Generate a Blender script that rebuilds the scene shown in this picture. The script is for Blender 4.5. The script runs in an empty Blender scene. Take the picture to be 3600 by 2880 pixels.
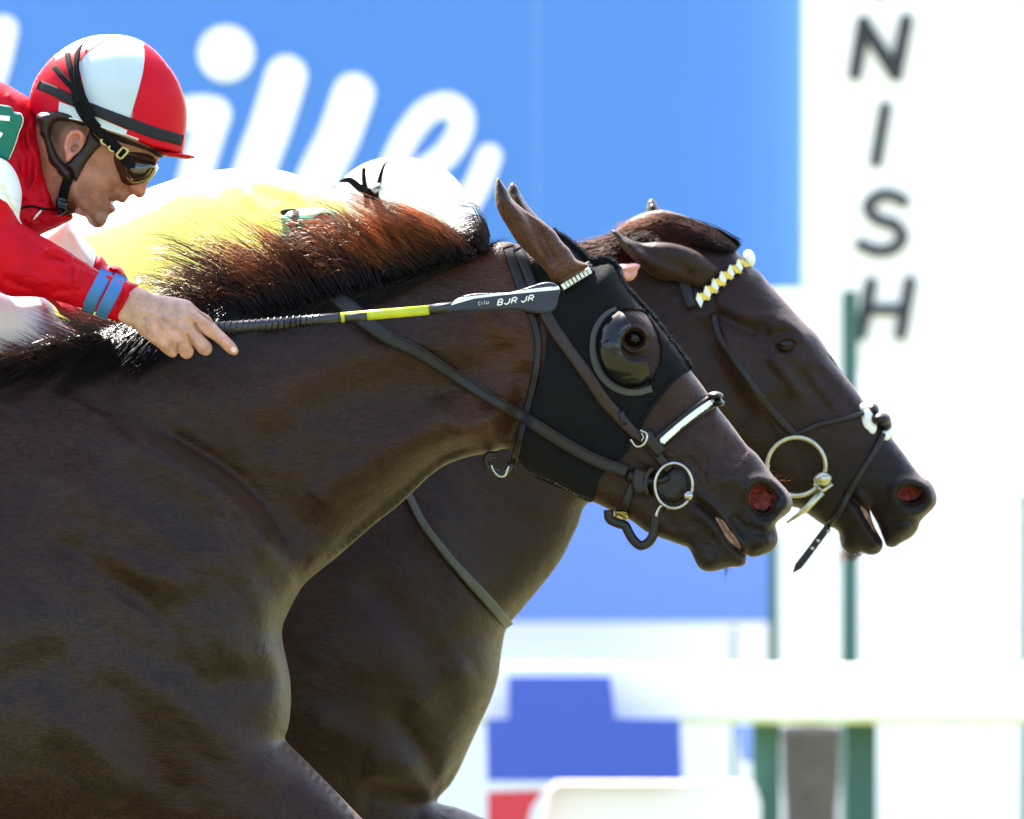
import bpy, math, random
import numpy as np
from mathutils import Vector, geometry
from mathutils.bvhtree import BVHTree
from mathutils.kdtree import KDTree
random.seed(7); rng = np.random.default_rng(7)
SC = bpy.context.scene

# ------------------------------------------------------------------ camera, sky, sun, exposure
D = 20.0            # metres from the camera to the near horse's mid plane
S = 2200.0          # photograph pixels per metre in that plane
Z0 = 1.5            # camera height
cam = bpy.data.cameras.new("camera"); camo = bpy.data.objects.new("camera", cam)
SC.collection.objects.link(camo); SC.camera = camo
camo.location = (0, -D, Z0); camo.rotation_euler = (math.radians(90), 0, 0)
cam.sensor_width = 36; cam.lens = 36 * D / (3600 / S); cam.clip_start = 0.5; cam.clip_end = 3000
cam.dof.use_dof = True; cam.dof.focus_distance = D - 0.1; cam.dof.aperture_fstop = 7.0
SUN_EL, SUN_AZ = math.radians(52), math.radians(-28)
w = bpy.data.worlds.new("World"); SC.world = w; w.use_nodes = True
nt = w.node_tree; bg = nt.nodes['Background']
sky = nt.nodes.new('ShaderNodeTexSky'); sky.sky_type = 'NISHITA'; sky.sun_disc = False
sky.sun_elevation = SUN_EL; sky.sun_rotation = SUN_AZ; sky.dust_density = 3.0; sky.ozone_density = .6
nt.links.new(sky.outputs[0], bg.inputs[0]); bg.inputs[1].default_value = 0.15
sl = bpy.data.lights.new("sun", 'SUN'); sl.energy = 5.0; sl.angle = math.radians(0.5); sl.color = (1, .95, .87)
so = bpy.data.objects.new("sun", sl); SC.collection.objects.link(so)
sd = Vector((math.sin(SUN_AZ) * math.cos(SUN_EL), math.cos(SUN_AZ) * math.cos(SUN_EL), math.sin(SUN_EL)))
so.rotation_euler = sd.to_track_quat('Z', 'Y').to_euler(); so.location = (0, 0, 10)
SC.view_settings.view_transform = 'Standard'; SC.view_settings.look = 'None'
SC.view_settings.exposure = 2.25; SC.view_settings.gamma = 1; SC.view_settings.use_curve_mapping = False

# ------------------------------------------------------------------ helpers
def W(px, py, y=0.0):
    k = (D + y) / D / S
    return ((px - 1800) * k, y, Z0 + (1440 - py) * k)
def tr(x0, y0, k):
    return lambda *p: [(x0 + k * a, y0 + k * b) for a, b in p]
A = tr(0, 0, 1.6698); B = tr(0, 0, .41744); Cc = tr(0, 700, .60297); Dd = tr(900, 500, .5566)
E = tr(1600, 550, .57971); F = tr(2000, 1250, .46368); G = tr(2400, 650, .81169); Hh = tr(0, 1400, .85796)
I_ = tr(1500, 1900, .97403); J1 = tr(0, 400, .27829); J2 = tr(0, 250, .58005); J3 = tr(300, 850, .27829)
K_ = tr(500, 550, .60297); L_ = tr(2000, 650, .46382); M_ = tr(0, 1000, .32468); N_ = tr(2500, 1400, .41744)

def setp(o, label=None, cat=None, group=None, kind=None):
    if label: o['label'] = label
    if cat: o['category'] = cat
    if group: o['group'] = group
    if kind: o['kind'] = kind
    return o
def empty(name, loc, label, cat, group=None):
    o = bpy.data.objects.new(name, None); SC.collection.objects.link(o); o.location = loc
    o.empty_display_size = .1
    return setp(o, label, cat, group)
def link(name, me, parent=None):
    o = bpy.data.objects.new(name, me); SC.collection.objects.link(o)
    if parent is not None:
        o.parent = parent
        if parent.type == 'EMPTY': o.location = -parent.location
    return o
def mesh(name, V, Fc, mats, parent=None, mi=None, smooth=True, col=None):
    me = bpy.data.meshes.new(name)
    V = np.asarray(V, dtype=np.float32)
    if isinstance(Fc, np.ndarray):
        n, k = Fc.shape
        me.vertices.add(len(V)); me.vertices.foreach_set('co', V.ravel())
        me.loops.add(n * k); me.loops.foreach_set('vertex_index', Fc.astype(np.int32).ravel())
        me.polygons.add(n); me.polygons.foreach_set('loop_start', np.arange(0, n * k, k, dtype=np.int32))
        me.update(calc_edges=True)
    else:
        me.from_pydata(V.tolist(), [], Fc)
    for m in (mats if isinstance(mats, (list, tuple)) else [mats]): me.materials.append(m)
    if mi is not None: me.polygons.foreach_set('material_index', np.asarray(mi, dtype=np.int32))
    if smooth: me.polygons.foreach_set('use_smooth', np.ones(len(me.polygons), dtype=bool))
    if col is not None:
        a = me.color_attributes.new('Col', 'FLOAT_COLOR', 'POINT')
        c = np.ones((len(V), 4), dtype=np.float32); c[:, :3] = col; a.data.foreach_set('color', c.ravel())
    me.update(); me.validate()
    return link(name, me, parent)
class MB:                       # collects pieces into one mesh
    def __init__(s): s.v = []; s.f = []; s.m = []
    def add(s, V, Fc, m=0):
        o = len(s.v); s.v += [tuple(p) for p in V]; s.f += [tuple(i + o for i in f) for f in Fc]; s.m += [m] * len(Fc)
    def box(s, x0, x1, y0, y1, z0, z1, m=0):
        s.add([(x, y, z) for x in (x0, x1) for y in (y0, y1) for z in (z0, z1)],
              [(0, 1, 3, 2), (4, 6, 7, 5), (0, 4, 5, 1), (2, 3, 7, 6), (0, 2, 6, 4), (1, 5, 7, 3)], m)
    def prism(s, poly, y0, y1, m=0):      # px polygon extruded in y, placed in the frame of depth y0
        n = len(poly); a = [W(p[0], p[1], y0) for p in poly]; b = [(p[0], y1, p[2]) for p in a]
        s.add(a + b, [tuple(range(n)), tuple(range(2 * n - 1, n - 1, -1))] + [(i, i + n, (i + 1) % n + n, (i + 1) % n) for i in range(n)], m)
    def tube(s, pts, r, n=8, m=0, cap=True):
        pts = [Vector(p) for p in pts]; k = len(pts)
        rs = r if isinstance(r, (list, tuple)) else [r] * k
        V = []; up = Vector((.13, -1, .07)).normalized()
        for i, p in enumerate(pts):
            t = (pts[min(i + 1, k - 1)] - pts[max(i - 1, 0)]).normalized()
            a = t.cross(up)
            if a.length < 1e-4: a = t.cross(Vector((1, 0, 0)))
            a.normalize(); b = t.cross(a)
            V += [p + (a * math.cos(q) + b * math.sin(q)) * rs[i] for q in [2 * math.pi * j / n for j in range(n)]]
        Fc = [(i * n + j, i * n + (j + 1) % n, (i + 1) * n + (j + 1) % n, (i + 1) * n + j) for i in range(k - 1) for j in range(n)]
        if cap: Fc += [tuple(range(n - 1, -1, -1)), tuple((k - 1) * n + j for j in range(n))]
        s.add(V, Fc, m)
    def ball(s, c, r, m=0, nu=20, nv=12):
        r = r if isinstance(r, (list, tuple)) else (r, r, r)
        V = [(c[0], c[1], c[2] + r[2])]; Fc = []
        for i in range(1, nv):
            t = math.pi * i / nv
            V += [(c[0] + r[0] * math.sin(t) * math.cos(2 * math.pi * j / nu), c[1] + r[1] * math.sin(t) * math.sin(2 * math.pi * j / nu), c[2] + r[2] * math.cos(t)) for j in range(nu)]
        V.append((c[0], c[1], c[2] - r[2])); last = len(V) - 1
        Fc += [(0, 1 + j, 1 + (j + 1) % nu) for j in range(nu)]
        for i in range(nv - 2):
            Fc += [(1 + i * nu + j, 1 + (i + 1) * nu + j, 1 + (i + 1) * nu + (j + 1) % nu, 1 + i * nu + (j + 1) % nu) for j in range(nu)]
        Fc += [(last, 1 + (nv - 2) * nu + (j + 1) % nu, 1 + (nv - 2) * nu + j) for j in range(nu)]
        s.add(V, Fc, m)
    def build(s, name, mats, parent=None, smooth=False):
        return mesh(name, s.v, s.f, mats, parent, s.m, smooth)

def catmull(P, closed=True, step=8.0):
    P = [np.array(p, float) for p in P]; n = len(P); out = []
    for i in range(n if closed else n - 1):
        p0 = P[(i - 1) % n] if closed or i > 0 else P[i]
        p1 = P[i]; p2 = P[(i + 1) % n]
        p3 = P[(i + 2) % n] if closed or i + 2 < n else P[i + 1]
        d1 = max(np.linalg.norm(p2 - p1), 1e-6); d0 = max(np.linalg.norm(p1 - p0), 1e-6); d2 = max(np.linalg.norm(p3 - p2), 1e-6)
        # non-uniform tangents keep the curve tight
        m1 = ((p2 - p1) / d1 * d0 + (p1 - p0) / d0 * d1) / (d0 + d1) * d1 if np.linalg.norm(p1 - p0) > 0 else p2 - p1
        m2 = ((p3 - p2) / d2 * d1 + (p2 - p1) / d1 * d2) / (d1 + d2) * d1 if np.linalg.norm(p3 - p2) > 0 else p2 - p1
        k = max(1, int(round(d1 / step)))
        for j in range(k):
            t = j / k; t2, t3 = t * t, t ** 3
            out.append((2 * t3 - 3 * t2 + 1) * p1 + (t3 - 2 * t2 + t) * m1 + (-2 * t3 + 3 * t2) * p2 + (t3 - t2) * m2)
    if not closed: out.append(P[-1])
    return np.array(out)
def segdist(Q, P, closed=False):      # distance, signed side, arc parameter of points Q to polyline P
    Q = np.asarray(Q, float); P = np.asarray(P, float); n = len(P)
    if n == 1: return np.sqrt(((Q - P[0]) ** 2).sum(1)), np.ones(len(Q)), np.zeros(len(Q))
    Pa = P if not closed else np.vstack([P, P[:1]]); ns = len(Pa) - 1
    best = np.full(len(Q), 1e18); sg = np.ones(len(Q)); tt = np.zeros(len(Q))
    def upd(i):
        a, b = Pa[i], Pa[i + 1]; ab = b - a; l2 = np.maximum((ab * ab).sum(-1), 1e-9); dq = Q - a
        t = np.clip((dq * ab).sum(-1) / l2, 0, 1); dv = dq - ab * t[:, None]
        d = (dv * dv).sum(1); m = d < best
        best[m] = d[m]; cr = ab[..., 0] * dv[:, 1] - ab[..., 1] * dv[:, 0]; sg[m] = np.sign(cr[m]); tt[m] = ((i + t) / ns)[m]
    if ns <= 24:
        for i in range(ns): upd(np.full(len(Q), i))
    else:
        kd = KDTree(n)
        for i, p in enumerate(P): kd.insert((p[0], p[1], 0), i)
        kd.balance()
        ix = np.array([kd.find((q[0], q[1], 0))[1] for q in Q.tolist()], int) if len(Q) else np.zeros(0, int)
        for o in (-2, -1, 0, 1):
            j = ix + o; upd(j % ns if closed else np.clip(j, 0, ns - 1))
    return np.sqrt(best), sg, tt
def inside(Q, P):
    Q = np.asarray(Q, float); x, y = Q[:, 0], Q[:, 1]; r = np.zeros(len(Q), bool); n = len(P); j = n - 1
    for i in range(n):
        xi, yi = P[i]; xj, yj = P[j]
        if yi != yj:
            r ^= ((yi > y) != (yj > y)) & (x < (xj - xi) * (y - yi) / (yj - yi) + xi)
        j = i
    return r
def tps(ctrl, Q, col):                # thin-plate interpolation of control column
    C = np.array([(c[0], c[1]) for c in ctrl], float) / 1000; v = np.array([c[col] for c in ctrl], float); n = len(C)
    if n == 1: return np.full(len(Q), v[0])
    if n < 4:
        d = ((Q[:, None] / 1000 - C) ** 2).sum(2) + 1e-4; ww = 1 / d; return (ww * v).sum(1) / ww.sum(1)
    def ph(r2): return .5 * r2 * np.log(r2 + 1e-12)
    R = ph(((C[:, None] - C) ** 2).sum(2)) + np.eye(n) * 2e-3
    P = np.hstack([np.ones((n, 1)), C]); M = np.zeros((n + 3, n + 3)); M[:n, :n] = R; M[:n, n:] = P; M[n:, :n] = P.T
    s = np.linalg.solve(M, np.concatenate([v, [0, 0, 0]]))
    q = np.asarray(Q) / 1000
    o = ph(((q[:, None] - C) ** 2).sum(2)) @ s[:n] + s[n] + q @ s[n + 1:]
    return np.clip(o, v.min() * .8, v.max() * 1.15)
def vnoise(Q, sc, seed=0):            # smooth value noise on px coordinates
    r = np.random.default_rng(seed); g = r.random((64, 64)); q = np.asarray(Q) / sc + 1000
    i = np.floor(q).astype(int); f = q - i; f = f * f * (3 - 2 * f)
    a = g[i[:, 0] % 64, i[:, 1] % 64]; b = g[(i[:, 0] + 1) % 64, i[:, 1] % 64]; c = g[i[:, 0] % 64, (i[:, 1] + 1) % 64]; d = g[(i[:, 0] + 1) % 64, (i[:, 1] + 1) % 64]
    return (a * (1 - f[:, 0]) + b * f[:, 0]) * (1 - f[:, 1]) + (c * (1 - f[:, 0]) + d * f[:, 0]) * f[:, 1] - .5

def feature(Q, h, d, fe):
    """fe = (kind, pts, width px, amp m, ...)  amp > 0 swells towards the viewer"""
    k, pts, wd, amp = fe[:4]
    env = np.clip(d / ((wd * .5 if np.ndim(wd) == 0 else 10) + 4), 0, 1)
    if k == 'bump':
        out = h
        for p in pts: out = out + amp * np.exp(-(((Q - np.array(p)) ** 2).sum(1)) / wd ** 2) * env
        return out
    if k in ('line', 'step'):
        P = catmull(pts, False, 14); dist, sg, t = segdist(Q, P)
        tap = np.clip(np.minimum(t, 1 - t) * 6 + .15, 0, 1)
        if k == 'line': return h + amp * np.exp(-(dist / wd) ** 2) * tap * env
        W2 = fe[4]; s = dist * sg
        return h + amp * np.tanh(s / wd) * np.exp(-(dist / W2) ** 2) * tap * env
    if k == 'noise':
        a, b = math.cos(pts), math.sin(pts); q = np.stack([(Q[:, 0] * a + Q[:, 1] * b) / wd[0], (-Q[:, 0] * b + Q[:, 1] * a) / wd[1]], 1)
        return h + amp * (vnoise(q, 1, 9) + .5 * vnoise(q * 2.1 + 7, 1, 8)) * 2 * np.clip(d / 40, 0, 1)
    if k == 'pit':
        P = catmull(pts, True, 6); dist, _, _ = segdist(Q, P, True); s = np.where(inside(Q, P), dist, -dist)
        t = np.clip(s / wd, 0, 1); return h + amp * t * t * (3 - 2 * t)
    return h

SURF = {}
def blob(name, outline, y0, th, mats, feats=(), sp=9, regions=(), holes=(), parent=None, fine=None, base=None, tints=(), smooth_it=6,
         off=None, tk_=1.0, key=None, both=True, shell=None, raw=False, edge_soft=None, hfun=None, mk=True, sm=True):
    """Solid body inflated from an outline given in photograph pixels at depth y0.
    th: control points (px, py, half thickness m[, edge radius px]); fine: list of (polygon, spacing)."""
    O = np.array(outline, float) if raw else catmull(outline, True, min(sp, 9) if fine is None else 5.5)
    if fine is not None:
        ou = (O[:, 0] < -80) | (O[:, 0] > 3680) | (O[:, 1] > 2960) | (O[:, 1] < -80); O = O[~ou | (np.arange(len(O)) % 5 == 0)]
    HO = [catmull(h, True, 6) for h in holes]; RG = [catmull(r[0], True, 6) if r[2] else np.array(sum([[(a[0] + (b[0] - a[0]) * t / 10, a[1] + (b[1] - a[1]) * t / 10) for t in range(10)] for a, b in zip(r[0], r[0][1:] + r[0][:1])], []), float) for r in regions]
    lo, hi = O.min(0), O.max(0)
    def grid(s, msk=None):
        gx, gy = np.meshgrid(np.arange(lo[0], hi[0], s), np.arange(lo[1], hi[1], s * .866)); gx = gx + (np.arange(gx.shape[0]) % 2)[:, None] * s / 2
        q = np.stack([gx.ravel(), gy.ravel()], 1) + rng.uniform(-.12, .12, (gx.size, 2)) * s
        return q[msk(q)] if msk else q
    pts = []
    if fine:
        fm = [(np.array(p, float), s) for p, s in fine]
        q = grid(sp); m = np.ones(len(q), bool)
        for p, s in fm: m &= ~inside(q, p)
        pts.append(q[m])
        for i, (p, s) in enumerate(fm):
            q = grid(s); m = inside(q, p)
            for p2, _ in fm[:i]: m &= ~inside(q, p2)
            pts.append(q[m])
    else: pts.append(grid(sp))
    q = np.vstack(pts); q = q[inside(q, O)]
    for h in HO: q = q[~inside(q, h)]
    cons = [O] + HO + RG
    keep = segdist(q, O, True)[0] > 3.2
    for c in HO + RG: keep &= segdist(q, c, True)[0] > 2.5
    q = q[keep]
    # an extra ring close to the rim so the edge rounds smoothly
    nx = np.roll(O, -1, 0) - np.roll(O, 1, 0); nx = np.stack([-nx[:, 1], nx[:, 0]], 1); nx /= np.maximum(np.linalg.norm(nx, axis=1), 1e-9)[:, None]
    for dd in (1.6,):
        for sgn in (1, -1):
            r = O + nx * dd * sgn; r = r[inside(r, O)]
            if len(r):
                kk = segdist(r, O, True)[0] > dd * .8
                for c in HO + RG: kk &= segdist(r, c, True)[0] > 2.0
                q = np.vstack([q, r[kk]])
    cv = []; ce = []
    for c in cons:
        if c is not O and c not in HO if False else False: pass
        n0 = len(cv); cv += [tuple(p) for p in c]; ce += [(n0 + i, n0 + (i + 1) % len(c)) for i in range(len(c))]
    allp = [Vector(p) for p in cv] + [Vector(p) for p in q]
    res = geometry.delaunay_2d_cdt(allp, ce, [], 0, 1e-4)
    V = np.array([(v[0], v[1]) for v in res[0]]); T = np.array([f for f in res[2] if len(f) == 3], int)
    cen = V[T].mean(1); m = inside(cen, O)
    for h in HO: m &= ~inside(cen, h)
    T = T[m]; cen = cen[m]
    used = np.unique(T); rm = -np.ones(len(V), int); rm[used] = np.arange(len(used)); V = V[used]; T = rm[T]
    d = segdist(V, O, True)[0]
    Tt = tps([(c[0], c[1], c[2]) for c in th], V, 2)
    Lc = tps([(c[0], c[1], c[3] if len(c) > 3 else c[2] * S * .8) for c in th], V, 2)
    h = Tt * np.sqrt(1 - np.exp(-2 * d / np.maximum(Lc, 3)))
    ed = np.vstack([T[:, [0, 1]], T[:, [1, 2]], T[:, [2, 0]]]); ed = np.unique(np.sort(ed, 1), axis=0)
    deg = np.bincount(ed.ravel(), minlength=len(V)).astype(float)
    wgt = np.clip((d - 6) / 20, 0, 1) * .8
    def relax(h, it):
        for _ in range(it):
            s_ = np.bincount(ed[:, 0], h[ed[:, 1]], len(V)) + np.bincount(ed[:, 1], h[ed[:, 0]], len(V))
            h = h + wgt * (s_ / deg - h)
        return h
    h = relax(h, smooth_it)
    for fe in feats: h = feature(V, h, d, fe)
    if hfun is not None: h = hfun(V, h, d)
    h = np.maximum(h, 0.0015 * np.clip(d / 3, 0, 1))
    yc = np.full(len(V), y0) if off is None else y0 + tps(off, V, 2)
    k = (D + y0) / D / S
    X = (V[:, 0] - 1800) * k; Z = Z0 + (1440 - V[:, 1]) * k
    front = np.stack([X, yc - h, Z], 1)
    # tri orientation: front faces the camera (-y)
    a = V[T[:, 1]] - V[T[:, 0]]; b = V[T[:, 2]] - V[T[:, 0]]; cr = a[:, 0] * b[:, 1] - a[:, 1] * b[:, 0]
    T[cr > 0] = T[cr > 0][:, ::-1]
    mi = np.zeros(len(T), int)
    for r, P in zip(regions, RG): mi[inside(cen, P)] = r[1]
    bd = d < 1e-3
    for hh in HO: bd |= segdist(V, hh, True)[0] < 1e-3
    if shell:
        backv = front.copy(); backv[:, 1] += shell; nb = len(V); bm = np.arange(nb) + nb; extraV = backv
        e2 = np.sort(np.vstack([T[:, [0, 1]], T[:, [1, 2]], T[:, [2, 0]]]), 1); 
        oe = np.vstack([T[:, [0, 1]], T[:, [1, 2]], T[:, [2, 0]]]); u, ix, ct = np.unique(e2, axis=0, return_index=True, return_counts=True)
        be = oe[ix[ct == 1]]
        side = np.vstack([np.stack([be[:, 0], be[:, 0] + nb, be[:, 1]], 1), np.stack([be[:, 1], be[:, 0] + nb, be[:, 1] + nb], 1)])
        Fa = np.vstack([T, bm[T][:, ::-1], side]); mia = np.concatenate([mi, mi, np.zeros(len(side), int)])
    else:
        bm = np.arange(len(V)); nbv = (~(d < 1e-3)).sum(); bm[~(d < 1e-3)] = len(V) + np.arange(nbv)
        extraV = np.stack([X, yc + h, Z], 1)[~(d < 1e-3)]
        Fa = np.vstack([T, bm[T][:, ::-1]]); mia = np.concatenate([mi, mi])
    VV = np.vstack([front, extraV])
    col = None
    if base is not None:
        c = np.tile(np.array(base, float), (len(V), 1))
        for kind, p, rad, cc, am in tints:
            cc = np.array(cc) * tk_
            P = np.array(p, float)
            if kind == 'poly':
                Pc = catmull(p, True, 12); dist = segdist(V, Pc, True)[0]; s_ = np.where(inside(V, Pc), dist, -dist); ww = np.clip(s_ / rad * .5 + .5, 0, 1)
            else: ww = np.exp(-(segdist(V, P)[0] / rad) ** 2) if len(P) > 1 else np.exp(-(((V - P[0]) ** 2).sum(1)) / rad ** 2)
            c = c * (1 - am * ww[:, None]) + np.array(cc) * am * ww[:, None]
        if shell: col = np.vstack([c, c])
        else: col = np.vstack([c, c[~(d < 1e-3)]])
    if key:
        SURF[key] = (BVHTree.FromPolygons([Vector(p) for p in front], [tuple(t) for t in T]), y0)
    if not mk: return VV, Fa, mia, col
    return mesh(name, VV, Fa, mats, parent, mia, sm, col)
def surf(key, px, py):               # y of the near surface under a pixel of that body's own frame
    bvh, y0 = SURF[key]; x, _, z = W(px, py, y0)
    hit = bvh.ray_cast(Vector((x, -3, z)), Vector((0, 1, 0)))
    return hit[0].y if hit[0] is not None else None
def surf_s(key, px, py):
    v = surf(key, px, py)
    if v is not None: return v
    bvh, y0 = SURF[key]; x, _, z = W(px, py, y0)
    n = bvh.find_nearest(Vector((x, y0, z)))
    return y0 if n[0] is None else n[0].y
def strap(mb, key, pts, wd, t=.004, lift=.001, m=0, step=10, dome=False, ystart=None, smooth=True, nacross=7):
    """a leather strap laid over a body; wd = width px (number or list per control point)"""
    P = catmull(pts, False, step) if smooth and len(pts) > 2 else catmull(pts, False, step)
    n = len(P); ws = np.interp(np.linspace(0, 1, n), np.linspace(0, 1, len(pts)), wd if isinstance(wd, (list, tuple)) else [wd] * len(pts))
    y0 = SURF[key][1] if key else 0
    V = []; prof = [math.sqrt(max(0, 1 - (2 * j / (nacross - 1) - 1) ** 2)) for j in range(nacross)] if dome else [.35] + [1] * (nacross - 2) + [.35]
    ys = []
    for i in range(n):
        tg = P[min(i + 1, n - 1)] - P[max(i - 1, 0)]; tg /= max(np.linalg.norm(tg), 1e-6); nn = np.array([-tg[1], tg[0]])
        row = []
        for j in range(nacross):
            q = P[i] + nn * ws[i] * (j / (nacross - 1) - .5)
            row.append((q, (surf_s(key, q[0], q[1]) if key else ystart(q))))
        ym = min(r[1] for r in row[1:-1]); row = [(q, .5 * y + .5 * ym) for q, y in row]
        ys.append(row)
    yy = np.array([[r[1] for r in row] for row in ys])
    for _ in range(2): yy[1:-1] = (yy[:-2] + yy[1:-1] * 2 + yy[2:]) / 4
    for i, row in enumerate(ys):
        for j, (q, _) in enumerate(row):
            x, _, z = W(q[0], q[1], y0); V.append((x, yy[i, j] - lift - t * prof[j], z))
        for j, (q, _) in enumerate(row):
            x, _, z = W(q[0], q[1], y0); V.append((x, yy[i, j] + .003, z))
    r = 2 * nacross; Fc = []
    for i in range(n - 1):
        for j in range(nacross - 1):
            Fc.append((i * r + j, i * r + j + 1, (i + 1) * r + j + 1, (i + 1) * r + j))
            b = nacross; Fc.append((i * r + b + j, (i + 1) * r + b + j, (i + 1) * r + b + j + 1, i * r + b + j + 1))
        Fc.append((i * r, (i + 1) * r, (i + 1) * r + nacross, i * r + nacross))
        Fc.append((i * r + nacross - 1, i * r + r - 1, (i + 1) * r + r - 1, (i + 1) * r + nacross - 1))
    for i in (0, n - 1):
        Fc.append(tuple(i * r + j for j in range(nacross)) + tuple(i * r + nacross + j for j in range(nacross - 1, -1, -1)))
    mb.add(V, Fc, m); return P

def strands(name, curves, mat, parent=None, rad=.0006, col=None):
    """curves: array (N, K, 3) world points -> one mesh of tapered three-sided hairs"""
    Cv = np.asarray(curves, float); N, K, _ = Cv.shape
    tg = np.gradient(Cv, axis=1); tg /= np.maximum(np.linalg.norm(tg, axis=2, keepdims=True), 1e-9)
    up = np.array([0.05, -1, 0.02]); a = np.cross(tg, up); a /= np.maximum(np.linalg.norm(a, axis=2, keepdims=True), 1e-9); b = np.cross(tg, a)
    t = np.linspace(0, 1, K); r = (rad if np.ndim(rad) else np.full(N, rad))[:, None] * ((1 - t) ** .7 * .9 + .1)[None]
    V = np.stack([Cv + (a * math.cos(q) + b * math.sin(q)) * r[..., None] for q in (0, 2.094, 4.189)], 2)   # N,K,3,3
    idx = np.arange(N * K * 3).reshape(N, K, 3); Fs = []
    for j in range(3):
        j2 = (j + 1) % 3
        Fs.append(np.stack([idx[:, :-1, j], idx[:, :-1, j2], idx[:, 1:, j2], idx[:, 1:, j]], -1).reshape(-1, 4))
    cc = None
    if col is not None:
        c0, c1 = np.asarray(col[0]), np.asarray(col[1]); rr = np.random.default_rng(3); v = rr.uniform(.5, 1.5, (N, 1, 1)) * (.25 + 1.5 * np.clip(.5 + 1.3 * vnoise(np.stack([Cv[:, K // 2, 0], Cv[:, K // 2, 0] * .37], 1), .011, 5), 0, 1))[:, None, None]; g = (t[None, :, None] ** 2.0)
        cc = np.repeat(((c0 * (1 - g) + c1 * g) * v), 3, axis=1).reshape(-1, 3)
    return mesh(name, V.reshape(-1, 3), np.vstack(Fs), mat, parent, None, True, cc)
def hair_from_guides(guides, n, y0, spread=(14, 10), yroot=(-.02, .02), ytip=(-.03, .03), K=9, clump=26, jit=26, wav=5, seed=1, lens=(.6, 1.1), key=None, hug=0.0):
    """guides: list of px polylines ordered along the crest; returns N,K,3"""
    r = np.random.default_rng(seed)
    Gs = np.array([[np.array([np.interp(u, np.linspace(0, 1, len(g)), [p[c] for p in g]) for c in (0, 1)]) for u in np.linspace(0, 1, K)] for g in guides])
    ng = len(Gs); s = r.random(n) * (ng - 1)
    cl = np.round(s * clump / (ng - 1) * 1.0 + r.normal(0, .25, n)); clr = np.random.default_rng(seed + 5)
    nc = int(cl.max()) + 3; cj = clr.normal(0, 1, (nc, 3)); cl = np.clip(cl, 0, nc - 1).astype(int)
    i = np.minimum(s.astype(int), ng - 2); f = (s - i)[:, None, None]
    t = np.linspace(0, 1, K)[None, :, None]
    sc_ = np.clip(cl * (ng - 1) / clump, 0, ng - 1.001); cv_ = np.clip(r.normal(.86, .14, n), 0, .97)
    st_ = s[:, None] + (sc_ - s)[:, None] * cv_[:, None] * t[..., 0] ** .8
    ii = np.clip(st_.astype(int), 0, ng - 2); ff = (st_ - ii)[..., None]; kk = np.arange(K)[None, :].repeat(n, 0)
    c = Gs[ii, kk] * (1 - ff) + Gs[ii + 1, kk] * ff
    ln = (lens[0] + (lens[1] - lens[0]) * r.random(n) ** 1.35)[:, None, None] * np.clip(1 + .22 * cj[cl, 2], .5, 1.45)[:, None, None]
    root = c[:, :1]; c = root + (c - root) * ln
    c = c + (r.normal(0, 1, (n, 1, 2)) * np.array(spread)) * (1 - .45 * t) + (cj[cl][:, None, :2] * jit + r.normal(0, jit * .33, (n, 1, 2))) * t ** 1.4
    ph = r.uniform(0, 6.28, (n, 1)); c[..., 1] += wav * np.sin(ph + t[..., 0] * r.uniform(2, 6, (n, 1))) * t[..., 0]; c[..., 0] += wav * np.cos(ph * 1.7 + t[..., 0] * r.uniform(2, 6, (n, 1))) * t[..., 0]
    ya = r.uniform(yroot[0], yroot[1], n)[:, None]; yb = r.uniform(ytip[0], ytip[1], n)[:, None]
    y = ya + (yb - ya) * t[..., 0]
    if key is not None:
        for a in range(n):
            for b in range(K):
                sv = surf(key, c[a, b, 0], c[a, b, 1])
                if sv is not None: y[a, b] = sv - .002 - hug * r.random() * (1 - .4 * b / K)
                else: y[a, b] = y[a, b - 1] * .85 + y0 * .15 if b else y0
    k = (D + y0) / D / S
    return np.stack([(c[..., 0] - 1800) * k, y0 * (0 if key else 1) + y, Z0 + (1440 - c[..., 1]) * k], -1)

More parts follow.
